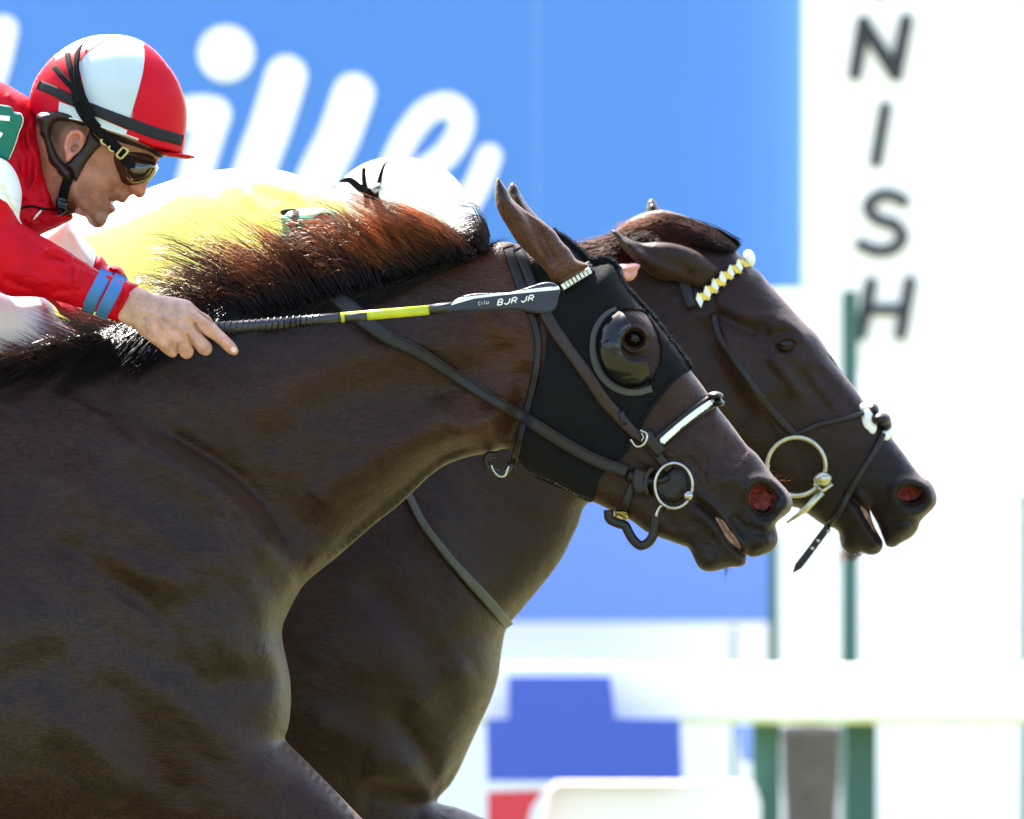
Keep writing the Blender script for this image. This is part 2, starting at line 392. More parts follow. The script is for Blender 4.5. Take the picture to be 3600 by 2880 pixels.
# ------------------------------------------------------------------ materials
def newmat(name):
    m = bpy.data.materials.new(name); m.use_nodes = True; n = m.node_tree; return m, n, n.nodes['Principled BSDF']
def nd(n, t, **kw):
    o = n.nodes.new(t)
    for k, v in kw.items(): setattr(o, k, v)
    return o
def mat(name, col, rough=.5, metal=0, spec=.5, noise=.12, nscale=60, bump=.0, bscale=300, bdist=.001, coat=0, sheen=0, trans=0, attr=False, stretch=None, sss=0, two=None):
    m, n, p = newmat(name)
    tc = nd(n, 'ShaderNodeTexCoord'); mp = nd(n, 'ShaderNodeMapping'); n.links.new(tc.outputs['Object'], mp.inputs[0])
    if stretch: mp.inputs['Rotation'].default_value = (0, stretch[0], 0); mp.inputs['Scale'].default_value = stretch[1]
    ns = nd(n, 'ShaderNodeTexNoise'); ns.inputs['Scale'].default_value = nscale; ns.inputs['Detail'].default_value = 5
    n.links.new(tc.outputs['Object'], ns.inputs[0])
    mr = nd(n, 'ShaderNodeMapRange'); mr.inputs[1].default_value = .3; mr.inputs[2].default_value = .7; mr.inputs[3].default_value = 1 - noise; mr.inputs[4].default_value = 1 + noise
    n.links.new(ns.outputs[0], mr.inputs[0])
    vm = nd(n, 'ShaderNodeVectorMath', operation='SCALE')
    if attr:
        at = nd(n, 'ShaderNodeAttribute'); at.attribute_name = 'Col'; n.links.new(at.outputs['Color'], vm.inputs[0])
    else: vm.inputs[0].default_value = col[:3]
    n.links.new(mr.outputs[0], vm.inputs['Scale']); n.links.new(vm.outputs[0], p.inputs['Base Color'])
    p.inputs['Roughness'].default_value = rough; p.inputs['Metallic'].default_value = metal; p.inputs['Specular IOR Level'].default_value = spec
    p.inputs['Coat Weight'].default_value = coat; p.inputs['Sheen Weight'].default_value = sheen
    if sss:
        p.inputs['Subsurface Weight'].default_value = sss; p.inputs['Subsurface Radius'].default_value = (1, .35, .2); p.inputs['Subsurface Scale'].default_value = .006
    if bump:
        nb = nd(n, 'ShaderNodeTexNoise'); nb.inputs['Scale'].default_value = bscale; nb.inputs['Detail'].default_value = 4
        n.links.new(mp.outputs[0], nb.inputs[0]); bp = nd(n, 'ShaderNodeBump'); bp.inputs['Strength'].default_value = bump; bp.inputs['Distance'].default_value = bdist
        n.links.new(nb.outputs[0], bp.inputs['Height']); n.links.new(bp.outputs[0], p.inputs['Normal'])
    if trans:
        tl = nd(n, 'ShaderNodeBsdfTranslucent'); n.links.new(vm.outputs[0], tl.inputs[0]); mx = nd(n, 'ShaderNodeMixShader'); mx.inputs[0].default_value = trans
        n.links.new(p.outputs[0], mx.inputs[1]); n.links.new(tl.outputs[0], mx.inputs[2]); n.links.new(mx.outputs[0], n.nodes['Material Output'].inputs[0])
    return m
def coatmat(name):
    m, n, p = newmat(name)
    tc = nd(n, 'ShaderNodeTexCoord'); at = nd(n, 'ShaderNodeAttribute'); at.attribute_name = 'Col'
    def noise(sc, det, rot=None, scl=None):
        q = nd(n, 'ShaderNodeTexNoise'); q.inputs['Scale'].default_value = sc; q.inputs['Detail'].default_value = det
        if scl:
            mp = nd(n, 'ShaderNodeMapping'); mp.inputs['Rotation'].default_value = (0, rot, 0); mp.inputs['Scale'].default_value = scl
            # warp the hair direction a little
            wn = nd(n, 'ShaderNodeTexNoise'); wn.inputs['Scale'].default_value = 5; n.links.new(tc.outputs['Object'], wn.inputs[0])
            ad = nd(n, 'ShaderNodeVectorMath', operation='MULTIPLY_ADD'); n.links.new(wn.outputs['Color'], ad.inputs[0]); ad.inputs[1].default_value = (.12, .12, .12); n.links.new(tc.outputs['Object'], ad.inputs[2])
            n.links.new(ad.outputs[0], mp.inputs[0]); n.links.new(mp.outputs[0], q.inputs[0])
        else: n.links.new(tc.outputs['Object'], q.inputs[0])
        return q
    big = noise(9, 6); fine = noise(430, 3, .62, (.16, 1, 1)); mid = noise(55, 8, .62, (.5, 1, 1))
    def rng_(src, a, b, lo=.3, hi=.7):
        r = nd(n, 'ShaderNodeMapRange'); r.inputs[1].default_value = lo; r.inputs[2].default_value = hi; r.inputs[3].default_value = a; r.inputs[4].default_value = b; n.links.new(src.outputs[0], r.inputs[0]); return r
    m1 = nd(n, 'ShaderNodeMath', operation='MULTIPLY'); n.links.new(rng_(big, .87, 1.14).outputs[0], m1.inputs[0]); n.links.new(rng_(fine, .55, 1.55).outputs[0], m1.inputs[1])
    m2 = nd(n, 'ShaderNodeMath', operation='MULTIPLY'); n.links.new(m1.outputs[0], m2.inputs[0]); n.links.new(rng_(mid, .85, 1.18).outputs[0], m2.inputs[1])
    vm = nd(n, 'ShaderNodeVectorMath', operation='SCALE'); n.links.new(at.outputs['Color'], vm.inputs[0]); n.links.new(m2.outputs[0], vm.inputs['Scale']); n.links.new(vm.outputs[0], p.inputs['Base Color'])
    n.links.new(rng_(big, .39, .45).outputs[0], p.inputs['Roughness']); p.inputs['Specular IOR Level'].default_value = .17
    p.inputs['Sheen Weight'].default_value = .08; p.inputs['Sheen Roughness'].default_value = .4; p.inputs['Sheen Tint'].default_value = (1, .6, .4, 1)
    ms = nd(n, 'ShaderNodeMath', operation='MULTIPLY_ADD'); n.links.new(mid.outputs[0], ms.inputs[0]); ms.inputs[1].default_value = 1.6; n.links.new(fine.outputs[0], ms.inputs[2])
    bp = nd(n, 'ShaderNodeBump'); bp.inputs['Strength'].default_value = .8; bp.inputs['Distance'].default_value = .0011; n.links.new(ms.outputs[0], bp.inputs['Height']); n.links.new(bp.outputs[0], p.inputs['Normal'])
    return m
M = {}
M['coat'] = coatmat('bay_coat')
M['nostril'] = mat('nostril_lining', (.25, .048, .042), .6, spec=.15, noise=.6, nscale=110, bump=.9, bscale=70, bdist=.006)
M['lip_in'] = mat('mouth_lining', (.30, .17, .13), .35, noise=.5, nscale=90)
M['eye'] = mat('eye_ball', (.006, .003, .002), .12, spec=.22)
M['mane'] = mat('mane_hair', (.04, .012, .006), .32, spec=.38, noise=.3, nscale=25, attr=True, trans=.42)
M['mane2'] = mat('dull_mane_hair', (.04, .012, .006), .6, spec=.08, noise=.3, nscale=25, attr=True, trans=.2)
M['hood'] = mat('hood_cloth', (.0058, .0062, .0072), .9, spec=.12, noise=.35, nscale=260, bump=.8, bscale=520)
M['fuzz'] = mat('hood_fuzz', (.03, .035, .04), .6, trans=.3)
M['leather'] = mat('dark_leather', (.010, .0075, .0075), .45, spec=.3, noise=.3, nscale=80, bump=.3, bscale=400)
M['leather_b'] = mat('brown_leather', (.020, .011, .009), .45, spec=.3, noise=.3, nscale=80, bump=.3, bscale=400)
M['rubber'] = mat('rein_rubber', (.012, .0115, .013), .55, spec=.3, noise=.2, bump=.5, bscale=500)
M['plastic'] = mat('black_plastic', (.003, .003, .004), .14, spec=.4, coat=0, noise=.1)
M['grey'] = mat('grey_binding', (.055, .058, .055), .7, spec=.2, bump=.4, bscale=500)
M['chrome'] = mat('chrome', (.34, .34, .32), .25, 1, noise=.15)
M['steel'] = mat('pale_steel', (.40, .39, .28), .3, 1, noise=.15)
M['brass'] = mat('brass', (.42, .34, .13), .3, 1, noise=.15)
M['cream'] = mat('cream_sunlit_edge', (.75, .78, .70), .4, noise=.1)
M['yellow_t'] = mat('yellow_trim', (.75, .55, .04), .45, noise=.1)
M['red'] = mat('red_silk', (.52, .0015, .012), .5, spec=.12, noise=.12, nscale=20, bump=.35, bscale=60, bdist=.004, trans=.1)
M['white'] = mat('white_silk', (.78, .80, .80), .45, noise=.05, nscale=20, bump=.2, bscale=70, bdist=.003)
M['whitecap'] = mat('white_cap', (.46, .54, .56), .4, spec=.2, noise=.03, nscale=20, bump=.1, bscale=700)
M['redcap'] = mat('red_cap', (.50, .0015, .014), .4, spec=.12, noise=.05, nscale=20, bump=.1, bscale=700)
M['cap_y'] = mat('bright_cap', (.88, .88, .90), .4, noise=.03)
M['band'] = mat('grey_elastic', (.018, .019, .023), .8, spec=.2, noise=.1, bump=.4, bscale=900)
M['black'] = mat('black_webbing', (.0025, .0025, .0035), .8, spec=.15, noise=.2, bump=.4, bscale=900)
M['blue_band'] = mat('blue_rubber_band', (.045, .15, .36), .6, spec=.2, noise=.06)
M['green'] = mat('green_vinyl', (.006, .13, .085), .5, spec=.25, noise=.08)
M['yellow_silk'] = mat('yellow_silk', (.90, .91, .42), .5, noise=.1, nscale=8, bump=.3, bscale=40, bdist=.006, trans=.3)
M['skin'] = mat('skin', (.5, .3, .22), .5, spec=.3, noise=.2, nscale=60, bump=.6, bscale=330, bdist=.0009, attr=True, sss=.08)
M['hairdark'] = mat('short_hair', (.02, .012, .01), .6)
M['lens'] = mat('goggle_lens', (.012, .013, .006), .07, spec=.8, coat=.6, noise=.3, nscale=25)
M['foam'] = mat('goggle_foam', (.05, .016, .009), .8, spec=.15, noise=.2)
M['crop_b'] = mat('crop_grip', (.007, .008, .010), .33, spec=.6, bump=.4, bscale=300)
M['crop_y'] = mat('crop_yellow', (.42, .46, .01), .33, spec=.5)
M['crop_flap'] = mat('crop_flap', (.022, .028, .045), .5, spec=.3)
M['blue_sign'] = mat('blue_sign_paint', (.068, .215, .61), .6, noise=.06, nscale=.35)
M['blue_low'] = mat('blue_sign_vinyl', (.125, .215, .62), .6, noise=.03)
M['blue_rail'] = mat('blue_rail_banner', (.045, .095, .50), .6, noise=.04)
M['sign_w'] = mat('white_paint', (.97, .915, .87), .5, noise=.02, nscale=2)
M['rail_w'] = mat('white_rail_paint', (.97, .915, .87), .35, noise=.02)
M['dark_l'] = mat('dark_letter', (.018, .022, .028), .6)
M['post'] = mat('green_post_paint', (.022, .095, .085), .45, noise=.15)
M['red_b'] = mat('red_banner', (.62, .03, .05), .5)
def ground_mat(name, c1, c2, sc, bump=.6):
    m, n, p = newmat(name); tc = nd(n, 'ShaderNodeTexCoord'); a = nd(n, 'ShaderNodeTexNoise'); a.inputs['Scale'].default_value = sc; a.inputs['Detail'].default_value = 10; n.links.new(tc.outputs['Object'], a.inputs[0])
    cr = nd(n, 'ShaderNodeValToRGB'); cr.color_ramp.elements[0].color = (*c1, 1); cr.color_ramp.elements[1].color = (*c2, 1); cr.color_ramp.elements[0].position = .35; cr.color_ramp.elements[1].position = .68
    n.links.new(a.outputs[0], cr.inputs[0]); n.links.new(cr.outputs[0], p.inputs[0]); p.inputs['Roughness'].default_value = .9
    bp = nd(n, 'ShaderNodeBump'); bp.inputs['Distance'].default_value = .03; bp.inputs['Strength'].default_value = bump; n.links.new(a.outputs[0], bp.inputs['Height']); n.links.new(bp.outputs[0], p.inputs['Normal']); return m
M['turf'] = ground_mat('turf', (.09, .10, .03), (.20, .18, .075), 14)
M['land'] = ground_mat('far_grass', (.08, .12, .03), (.14, .18, .05), .6)

# ------------------------------------------------------------------ the setting
def struct(o): o['kind'] = 'structure'; return o
def U(px, py, y): k = 1.6698; return W(px * k, py * k, y)      # coordinates read off the 2156 pixel wide view
def panel(mb, x0, x1, y0, y1, dep, th=.04, m=0):
    a = U(x0, y1, dep); b = U(x1, y0, dep); mb.box(a[0], b[0], dep, dep + th, a[2], b[2], m)
g = MB(); g.add([(-400, -60, 0), (400, -60, 0), (400, 900, 0), (-400, 900, 0)], [(0, 1, 2, 3)]); struct(g.build('far_grass', [M['land']]))
g = MB(); g.add([(-60, -30, .004), (60, -30, .004), (60, 9.4, .004), (-60, 9.4, .004)], [(0, 1, 2, 3)]); struct(g.build('turf_track', [M['turf']]))
# blue hoarding with white script
hb = empty('billboard', U(700, 607, 12), 'big blue hoarding with white script letters, behind the horses', 'billboard')
mb = MB(); panel(mb, -700, 1129, -420, 607, 12, .06); panel(mb, 1129.3, 1690, -420, 607, 12, .06); mb.build('sign_panel', [M['blue_sign']], hb)
def letter(name, strokes, dep, mtl, parent, lab=None, tk=.012):
    mb = MB()
    for i, (pts, wd) in enumerate(strokes):
        P = catmull(pts, False, 8) if len(pts) > 2 else np.array(pts, float)
        n = len(P); Lf, Rt = [], []
        for j in range(n):
            tg = P[min(j + 1, n - 1)] - P[max(j - 1, 0)]; tg = tg / max(np.linalg.norm(tg), 1e-6); nn = np.array([-tg[1], tg[0]]) * wd / 2
            Lf.append(P[j] + nn); Rt.append(P[j] - nn)
        def cap(c, e, s): 
            v = e - c; return [c + np.array([v[0] * math.cos(q) - v[1] * math.sin(q), v[0] * math.sin(q) + v[1] * math.cos(q)]) for q in [s * math.pi * k / 10 for k in range(1, 10)]]
        y1 = dep - tk - i * .0015; k = (D + dep) / D / S * 1.6698
        def w3(p, y): return ((p[0] - 1800 / 1.6698) * k, y, Z0 + (1440 / 1.6698 - p[1]) * k)
        V = []; Fc = []
        for j in range(n): V += [w3(Lf[j], y1), w3(Rt[j], y1), w3(Lf[j], dep), w3(Rt[j], dep)]
        for j in range(n - 1):
            o, q = 4 * j, 4 * j + 4
            Fc += [(o, o + 1, q + 1, q), (o, q, q + 2, o + 2), (o + 1, o + 3, q + 3, q + 1)]
        mb.add(V, Fc)
        for c, e, s in ((P[0], Lf[0], 1), (P[-1], Rt[-1], 1)):
            ar = [e] + cap(c, e, s) + [2 * c - e]; m_ = len(ar)
            mb.add([w3(p, y1) for p in ar] + [w3(p, dep) for p in ar], [tuple(range(m_))] + [(q, q + 1, q + 1 + m_, q + m_) for q in range(m_ - 1)])
    o = mb.build(name, [mtl], parent)
    if lab: o['label'] = lab
    return o
letter('letter', [([(8, 62), (-10, 140), (-34, 210), (-60, 300)], 58)], 12, M['sign_w'], hb)
mbd = MB(); c = U(476, 113, 12); r_ = 58 * 1.6698 * 32 / 20 / 2200
mbd.add([(c[0] + r_ * math.cos(q / 24 * math.pi), 11.985, c[2] + r_ * math.sin(q / 24 * math.pi)) for q in range(48)] + [(c[0] + r_ * math.cos(q / 24 * math.pi), 12, c[2] + r_ * math.sin(q / 24 * math.pi)) for q in range(48)], [tuple(range(48))] + [(q, (q + 1) % 48, (q + 1) % 48 + 48, q + 48) for q in range(48)])
mbd.build('letter_dot', [M['sign_w']], hb)
letter('letter', [([(390, 240), (425, 234), (452, 238)], 66), ([(452, 240), (430, 305), (405, 400), (395, 520)], 68), ([(395, 520), (440, 500), (500, 430)], 44)], 12, M['sign_w'], hb)
letter('letter', [([(603, 160), (572, 260), (536, 360), (500, 520)], 85)], 12, M['sign_w'], hb)
letter('letter', [([(745, 198), (712, 290), (668, 380), (630, 520)], 86), ([(500, 520), (560, 500), (620, 420)], 44)], 12, M['sign_w'], hb)
letter('letter', [([(850, 380), (905, 352), (945, 318), (968, 278), (970, 240), (945, 222), (905, 232), (865, 275), (835, 330), (815, 390), (800, 480), (830, 540), (900, 520), (960, 460), (1005, 390), (1030, 330)], 52), ([(640, 520), (740, 440), (800, 400)], 44)], 12, M['sign_w'], hb)
# finish board
fb = empty('finish_sign', U(1860, 740, 11.8), 'tall white board with dark vertical lettering reading FINISH', 'sign')
mb = MB(); panel(mb, 1690, 2420, -900, 780, 11.8, .08); mb.build('sign_panel', [M['sign_w']], fb)
LF = M['dark_l']
letter('letter', [([(1800, 158), (1818, 46)], 27), ([(1818, 50), (1886, 158)], 29), ([(1886, 156), (1908, 42)], 27)], 11.8, LF, fb)
letter('letter', [([(1864, 226), (1844, 342)], 25)], 11.8, LF, fb)
letter('letter', [([(1903, 425), (1880, 412), (1846, 414), (1828, 437), (1846, 462), (1884, 474), (1900, 500), (1880, 524), (1842, 528), (1812, 515)], 25)], 11.8, LF, fb)
letter('letter', [([(1834, 595), (1812, 706)], 25), ([(1916, 592), (1896, 706)], 25), ([(1826, 652), (1904, 652)], 23)], 11.8, LF, fb)
letter('letter', [([(1870, -130), (1850, -14)], 25)], 11.8, LF, fb)
letter('letter', [([(1838, -300), (1818, -190)], 25), ([(1838, -300), (1910, -300)], 25), ([(1828, -245), (1890, -245)], 23)], 11.8, LF, fb)
# white wall behind and the low banner
ww = MB(); panel(ww, -900, 2900, 500, 2300, 13.6, .15); setp(ww.build('white_wall', [M['sign_w']]), 'plain white wall behind the posts and rail', 'wall')
lb = MB(); panel(lb, 560, 1622, 640, 1310, 13.0, .05); setp(lb.build('banner', [M['blue_low']]), 'light blue banner hanging below the horses heads, above the white rail', 'banner')
def post(px, w_u, dep, ztop_u, lab, edge=None):
    mb = MB(); a = U(px, ztop_u, dep); k = (D + dep) / D / S * 1.6698; h_ = w_u * k / 2
    n = 16; V = []
    for zz in (-.3, a[2]): V += [(a[0] + h_ * math.cos(2 * math.pi * q / n), dep + h_ * math.sin(2 * math.pi * q / n), zz) for q in range(n)]
    mb.add(V, [(q, (q + 1) % n, (q + 1) % n + n, q + n) for q in range(n)] + [tuple(range(n, 2 * n))])
    return setp(mb.build('post', [M['post']]), lab, 'post')
post(1628, 22, 12.4, 1130, 'thin dark green post at the right end of the light blue banner')
post(1789, 35, 11.6, 612, 'dark green post beside the letter H of the finish board')
post(1545, 9, 12.4, 1318, 'short thin grey green stake below the light blue banner')
post(2160, 16, 11.0, 1040, 'green post at the right edge of the photograph')
# rail with its posts and banners
rl = empty('white_rail', U(1500, 1520, 9.8), 'broad white running rail crossing behind the horses', 'rail')
mb = MB(); a = U(-800, 1514, 9.8); b = U(2700, 1402, 9.8); mb.box(a[0], b[0], 9.8, 9.95, a[2], b[2]); mb.build('rail_beam', [M['rail_w']], rl)
mb = MB(); mb.box(a[0], b[0], 9.79, 9.96, a[2] - .011, a[2] - .001); mb.build('rail_bounce', [mat('pale_yellow_bounce', (.72, .72, .2), .5)], rl)  # pale yellow strip paints the bounce light along the rail's underside
for x0, x1 in ((1585, 1642), (1780, 1845)):
    mb = MB(); a = U(x0, 1520, 9.96); b = U(x1, 1520, 9.96); mb.box(a[0], b[0], 9.965, 10.06, -.3, a[2] + .03); mb.build('rail_post', [M['post']], rl)
mb = MB(); mb.prism([(x * 1.6698, y * 1.6698) for x, y in ((1070, 1424), (1286, 1424), (1296, 1513), (1432, 1515), (1437, 1645), (1026, 1645), (1024, 1515), (1070, 1513))], 9.70, 9.76)
setp(mb.build('banner', [M['blue_rail']]), 'dark blue stepped banner fixed on the white rail', 'banner')
mb = MB(); mb.prism([(x * 1.6698, y * 1.6698) for x, y in ((1026, 1668), (1145, 1664), (1120, 1700), (1105, 1760), (1090, 1900), (1026, 1900))], 9.70, 9.76)
mb2 = mb.build('banner', [M['red_b']]); setp(mb2, 'red banner corner beneath the dark blue banner, at the bottom of the photograph', 'banner')
mb = MB(); mb.prism([(x * 1.6698, y * 1.6698) for x, y in ((1550, 1526), (1584, 1526), (1586, 1608), (1560, 1600))], 10.1, 10.14); setp(mb.build('banner', [M['blue_low']]), 'small blue scrap of banner left of the lower green post', 'banner')
mb = MB(); mb.prism([(x * 1.6698, y * 1.6698) for x, y in ((1130, 1900), (1148, 1700), (1158, 1664), (1172, 1650), (1570, 1650), (1592, 1660), (1602, 1690), (1604, 1900))], 9.78, 9.95); setp(mb.build('barrier', [M['sign_w']]), 'white padded barrier below the rail, at the bottom of the photograph', 'barrier')
# brown bin between the posts
mb = MB(); bc = U(1708, 1610, 12.6); k = 32.6 / 20 / S * 1.6698
prof = [(.86, 1790), (.9, 1700), (1.0, 1640), (1.02, 1560), (1.06, 1552), (1.06, 1535), (.9, 1528), (.0, 1524)]
V = []; n = 24
for r, yy in prof:
    zz = U(1708, yy, 12.6)[2]; V += [(bc[0] + r * 62 * k * math.cos(2 * math.pi * q / n), 12.6 + r * 62 * k * math.sin(2 * math.pi * q / n), zz) for q in range(n)]
mb.add(V, [(i * n + q, i * n + (q + 1) % n, (i + 1) * n + (q + 1) % n, (i + 1) * n + q) for i in range(len(prof) - 1) for q in range(n)])
setp(mb.build('bin', [mat('brown_bin', (.105, .08, .065), .6, noise=.3)], None, True), 'grey brown bin standing between the two green posts', 'bin')
# ------------------------------------------------------------------ near horse
ox = lambda pts: list(pts)
h1_out = (E((300, 517), (420, 540), (520, 520), (600, 475), (700, 552), (825, 660), (950, 652), (982, 690), (1016, 765), (1080, 850), (1200, 975), (1300, 1102), (1400, 1242), (1425, 1290))
  + F((985, 190), (1050, 280), (1150, 420), (1230, 520), (1300, 615), (1350, 680), (1420, 742), (1480, 820), (1540, 900), (1600, 962), (1660, 1030), (1690, 1085), (1695, 1130), (1680, 1172), (1640, 1212), (1590, 1250), (1566, 1282),
      (1574, 1325), (1583, 1375), (1575, 1430), (1540, 1478), (1480, 1508), (1420, 1525), (1372, 1526), (1346, 1512), (1343, 1545), (1335, 1580), (1300, 1600), (1240, 1602), (1170, 1617), (1100, 1635), (1050, 1637), (1000, 1620), (970, 1587), (948, 1540), (925, 1490), (900, 1457), (850, 1438), (800, 1420), (760, 1405), (700, 1385), (640, 1360), (590, 1340), (520, 1287), (460, 1245), (400, 1210), (330, 1180), (240, 1137), (165, 1102), (60, 1062), (0, 1030))
  + A((1160, 1015), (1115, 995), (1090, 968), (1073, 947)) + Hh((2000, 226), (1900, 246), (1830, 272), (1770, 312), (1700, 377), (1620, 450), (1540, 512), (1450, 590), (1370, 660), (1300, 715), (1243, 768), (1205, 830), (1178, 885), (1160, 930), (1156, 965), (1163, 1020), (1176, 1080), (1189, 1150), (1193, 1220), (1190, 1290), (1181, 1350), (1169, 1393), (1195, 1425), (1240, 1468), (1300, 1528), (1380, 1608), (1450, 1680), (1500, 1730))
  + ox([(1500, 3060), (1640, 3150), (1900, 3330), (2200, 3560), (2320, 3640), (2380, 3770), (2230, 3790), (2150, 3700), (1850, 3480), (1600, 3290), (1350, 3200), (1050, 3130), (800, 3050), (500, 2980), (0, 3060), (-500, 3120), (-1000, 3080), (-1400, 2950), (-1700, 3000), (-1950, 3200), (-2150, 3600), (-2300, 3760), (-2450, 3700), (-2300, 3500), (-2200, 3100), (-2350, 2700), (-2420, 2200), (-2250, 1800), (-1950, 1560), (-1500, 1480), (-1000, 1520), (-600, 1450), (-250, 1330), (0, 1262), (250, 1190), (500, 1112), (750, 1066), (1000, 1030), (1170, 1000), (1340, 955), (1500, 915), (1670, 878)]))
neck_T = [(2660, 1760, .050, 70), (2560, 1720, .058, 70), (2620, 1880, .036, 55), (2350, 1480, .062, 90), (2470, 1640, .058, 80), (2150, 1060, .088, 105), (2250, 1200, .08, 100), (1960, 1400, .085, 110), (1900, 1150, .085, 110), (2440, 1940, .036, 48), (2150, 1690, .048, 65), (2300, 1800, .045, 60), (1800, 950, .055, 80),
  (1500, 1150, .08, 150), (1700, 1400, .072, 120), (1300, 1500, .095, 170), (1000, 1150, .07, 120), (1000, 1400, .12, 200), (500, 1450, .17, 240), (1150, 1800, .085, 130), (700, 1800, .19, 260), (250, 1400, .13, 200), (250, 2100, .25, 320), (850, 2100, .19, 190), (900, 2450, .17, 150), (-200, 1600, .17, 220), (950, 2640, .15, 150), (1500, 3120, .05, 60), (2250, 3700, .035, 50), (300, 2600, .27, 330), (-800, 2200, .31, 400), (-1800, 2000, .28, 380), (-2200, 3300, .05, 60), (0, 3000, .26, 330)]
coat_base = (.0205, .0086, .0050)
h1_feats = [
  # head planes
  ('line', F((600, 600), (760, 700), (930, 780)), 40, .004), ('line', F((880, 760), (960, 830), (980, 900)), 12, -.003),
  ('line', F((1130, 680), (1250, 700), (1350, 760)), 38, -.006), ('line', F((1020, 900), (1180, 930), (1330, 930)), 40, .006),
  ('line', F((930, 1085), (1010, 1130), (1080, 1190), (1140, 1270), (1200, 1370), (1260, 1450), (1335, 1512)), 11, -.014),
  ('line', F((960, 1060), (1080, 1140), (1170, 1240), (1260, 1370), (1370, 1490)), 22, .008),
  ('line', F((900, 1150), (1020, 1230), (1110, 1330), (1200, 1450), (1300, 1540)), 20, .007),
  ('bump', F((1130, 1530)), 40, .006), ('bump', F((1480, 1400)), 45, .010), ('bump', F((1600, 1130)), 36, .010),
  ('line', F((1340, 1130), (1345, 1010), (1400, 935), (1500, 940), (1590, 985), (1640, 1050), (1650, 1120), (1600, 1190), (1540, 1260), (1450, 1270), (1370, 1210)), 19, .013),
  ('pit', F((1352, 1130), (1350, 1060), (1385, 990), (1450, 968), (1520, 1000), (1575, 1050), (1590, 1085), (1560, 1120), (1545, 1180), (1500, 1215), (1440, 1215), (1390, 1185)), 22, -.060),
  ('line', F((1250, 1200), (1300, 1300), (1400, 1330)), 26, -.005), ('line', F((700, 1150), (760, 1230), (800, 1330)), 18, -.004), ('line', F((1400, 1310), (1470, 1350), (1560, 1360)), 13, -.004),
  ('line', F((560, 830), (620, 930), (600, 1060), (640, 1180)), 14, -.003),
  # cheek and throat
  ('step', A((1130, 760), (1125, 830), (1105, 900), (1078, 945)), 26, -.022, 110), ('line', A((1062, 800), (1050, 870), (1000, 905), (950, 925)), 40, .013), ('line', A((1085, 700), (1040, 760), (960, 800), (900, 850)), 50, -.010),
  ('line', A((1000, 640), (1050, 690), (1060, 740)), 30, .008), ('bump', A((1030, 890)), 45, .010),
  # neck muscles, jugular groove, windpipe
  ('line', A((1020, 915), (900, 1000), (790, 1090), (690, 1180)), 44, -.016), ('line', A((1000, 950), (900, 1040), (790, 1150), (680, 1240)), 34, .012),
  ('line', A((1000, 870), (860, 930), (720, 1020), (640, 1100)), 70, .020), ('line', A((900, 800), (700, 850), (520, 960)), 80, -.012), ('line', A((1000, 700), (800, 730), (560, 800)), 80, .010),
  ('step', A((240, 880), (360, 940), (480, 1010), (570, 1100), (610, 1200)), 26, .026, 190), ('line', A((330, 900), (430, 960), (530, 1040), (600, 1150)), 30, -.012),
  # shoulder and chest
  ('line', A((120, 980), (250, 1080), (380, 1150), (520, 1210)), 80, .016), ('line', A((100, 1130), (220, 1180), (330, 1280), (380, 1330)), 40, -.012), ('line', A((180, 1150), (300, 1200), (420, 1230)), 50, .016),
  ('line', A((130, 1220), (200, 1300), (330, 1370), (520, 1400)), 64, -.007), ('bump', A((480, 1320)), 130, .022), ('bump', A((100, 1300)), 110, .016),
  ('step', A((600, 1432), (560, 1404), (500, 1400), (420, 1430)), 34, .012, 120), ('line', A((0, 1440), (90, 1400), (160, 1370)), 60, -.010), ('line', A((200, 1420), (280, 1480), (330, 1590), (420, 1700)), 60, -.012),
  ('line', A((300, 1420), (450, 1530), (600, 1660)), 60, .012), ('line', A((500, 1180), (560, 1290), (590, 1400)), 40, .010), ('line', A((90, 1500), (200, 1560), (280, 1680)), 60, .014),
  ('line', A((440, 1010), (520, 1120), (545, 1180)), 9, -.003)]
r4 = random.Random(4)
for i in range(13):      # fine skin folds at the base of the neck and in front of the shoulder
    x, y = 600 + r4.uniform(0, 70), 1130 + r4.uniform(-30, 90); l = r4.uniform(40, 90)
    h1_feats.append(('line', A((x + 30, y - l * .5), (x + 14, y), (x, y + l * .6)), r4.uniform(4, 7), -r4.uniform(.0012, .003)))
for i in range(16):      # small veins and wrinkles over the shoulder
    x, y = r4.uniform(120, 560), r4.uniform(1140, 1330); a_ = r4.uniform(.1, .6); l = r4.uniform(25, 70)
    h1_feats.append(('line', A((x, y), (x + l * .5, y + l * .5 * a_ + r4.uniform(-6, 6)), (x + l, y + l * a_)), r4.uniform(5, 9), r4.choice((-1, 1)) * r4.uniform(.001, .0022)))
eyeE = (1075, 1105)
h1_feats += [('line', E((1000, 960), (1090, 985), (1160, 1040), (1190, 1120)), 24, .008), ('pit', E((1005, 1110), (1030, 1065), (1080, 1045), (1130, 1070), (1150, 1115), (1130, 1155), (1080, 1175), (1030, 1155)), 14, -.014),
  ('line', E((995, 1112), (1025, 1056), (1080, 1034), (1138, 1060), (1162, 1115)), 8, .006), ('line', E((1010, 1140), (1060, 1180), (1110, 1180), (1160, 1140)), 7, .004), ('line', E((1040, 1215), (1120, 1215), (1180, 1180)), 8, -.003)]
h1_feats = [((f[0], f[1], f[2] * 1.15, f[3] * 1.2) + tuple(f[4:]) if f[0] in ('line', 'step') and f[2] >= 26 and np.mean([p[0] for p in f[1]]) < 1850 else f) for f in h1_feats]
r6 = random.Random(8)
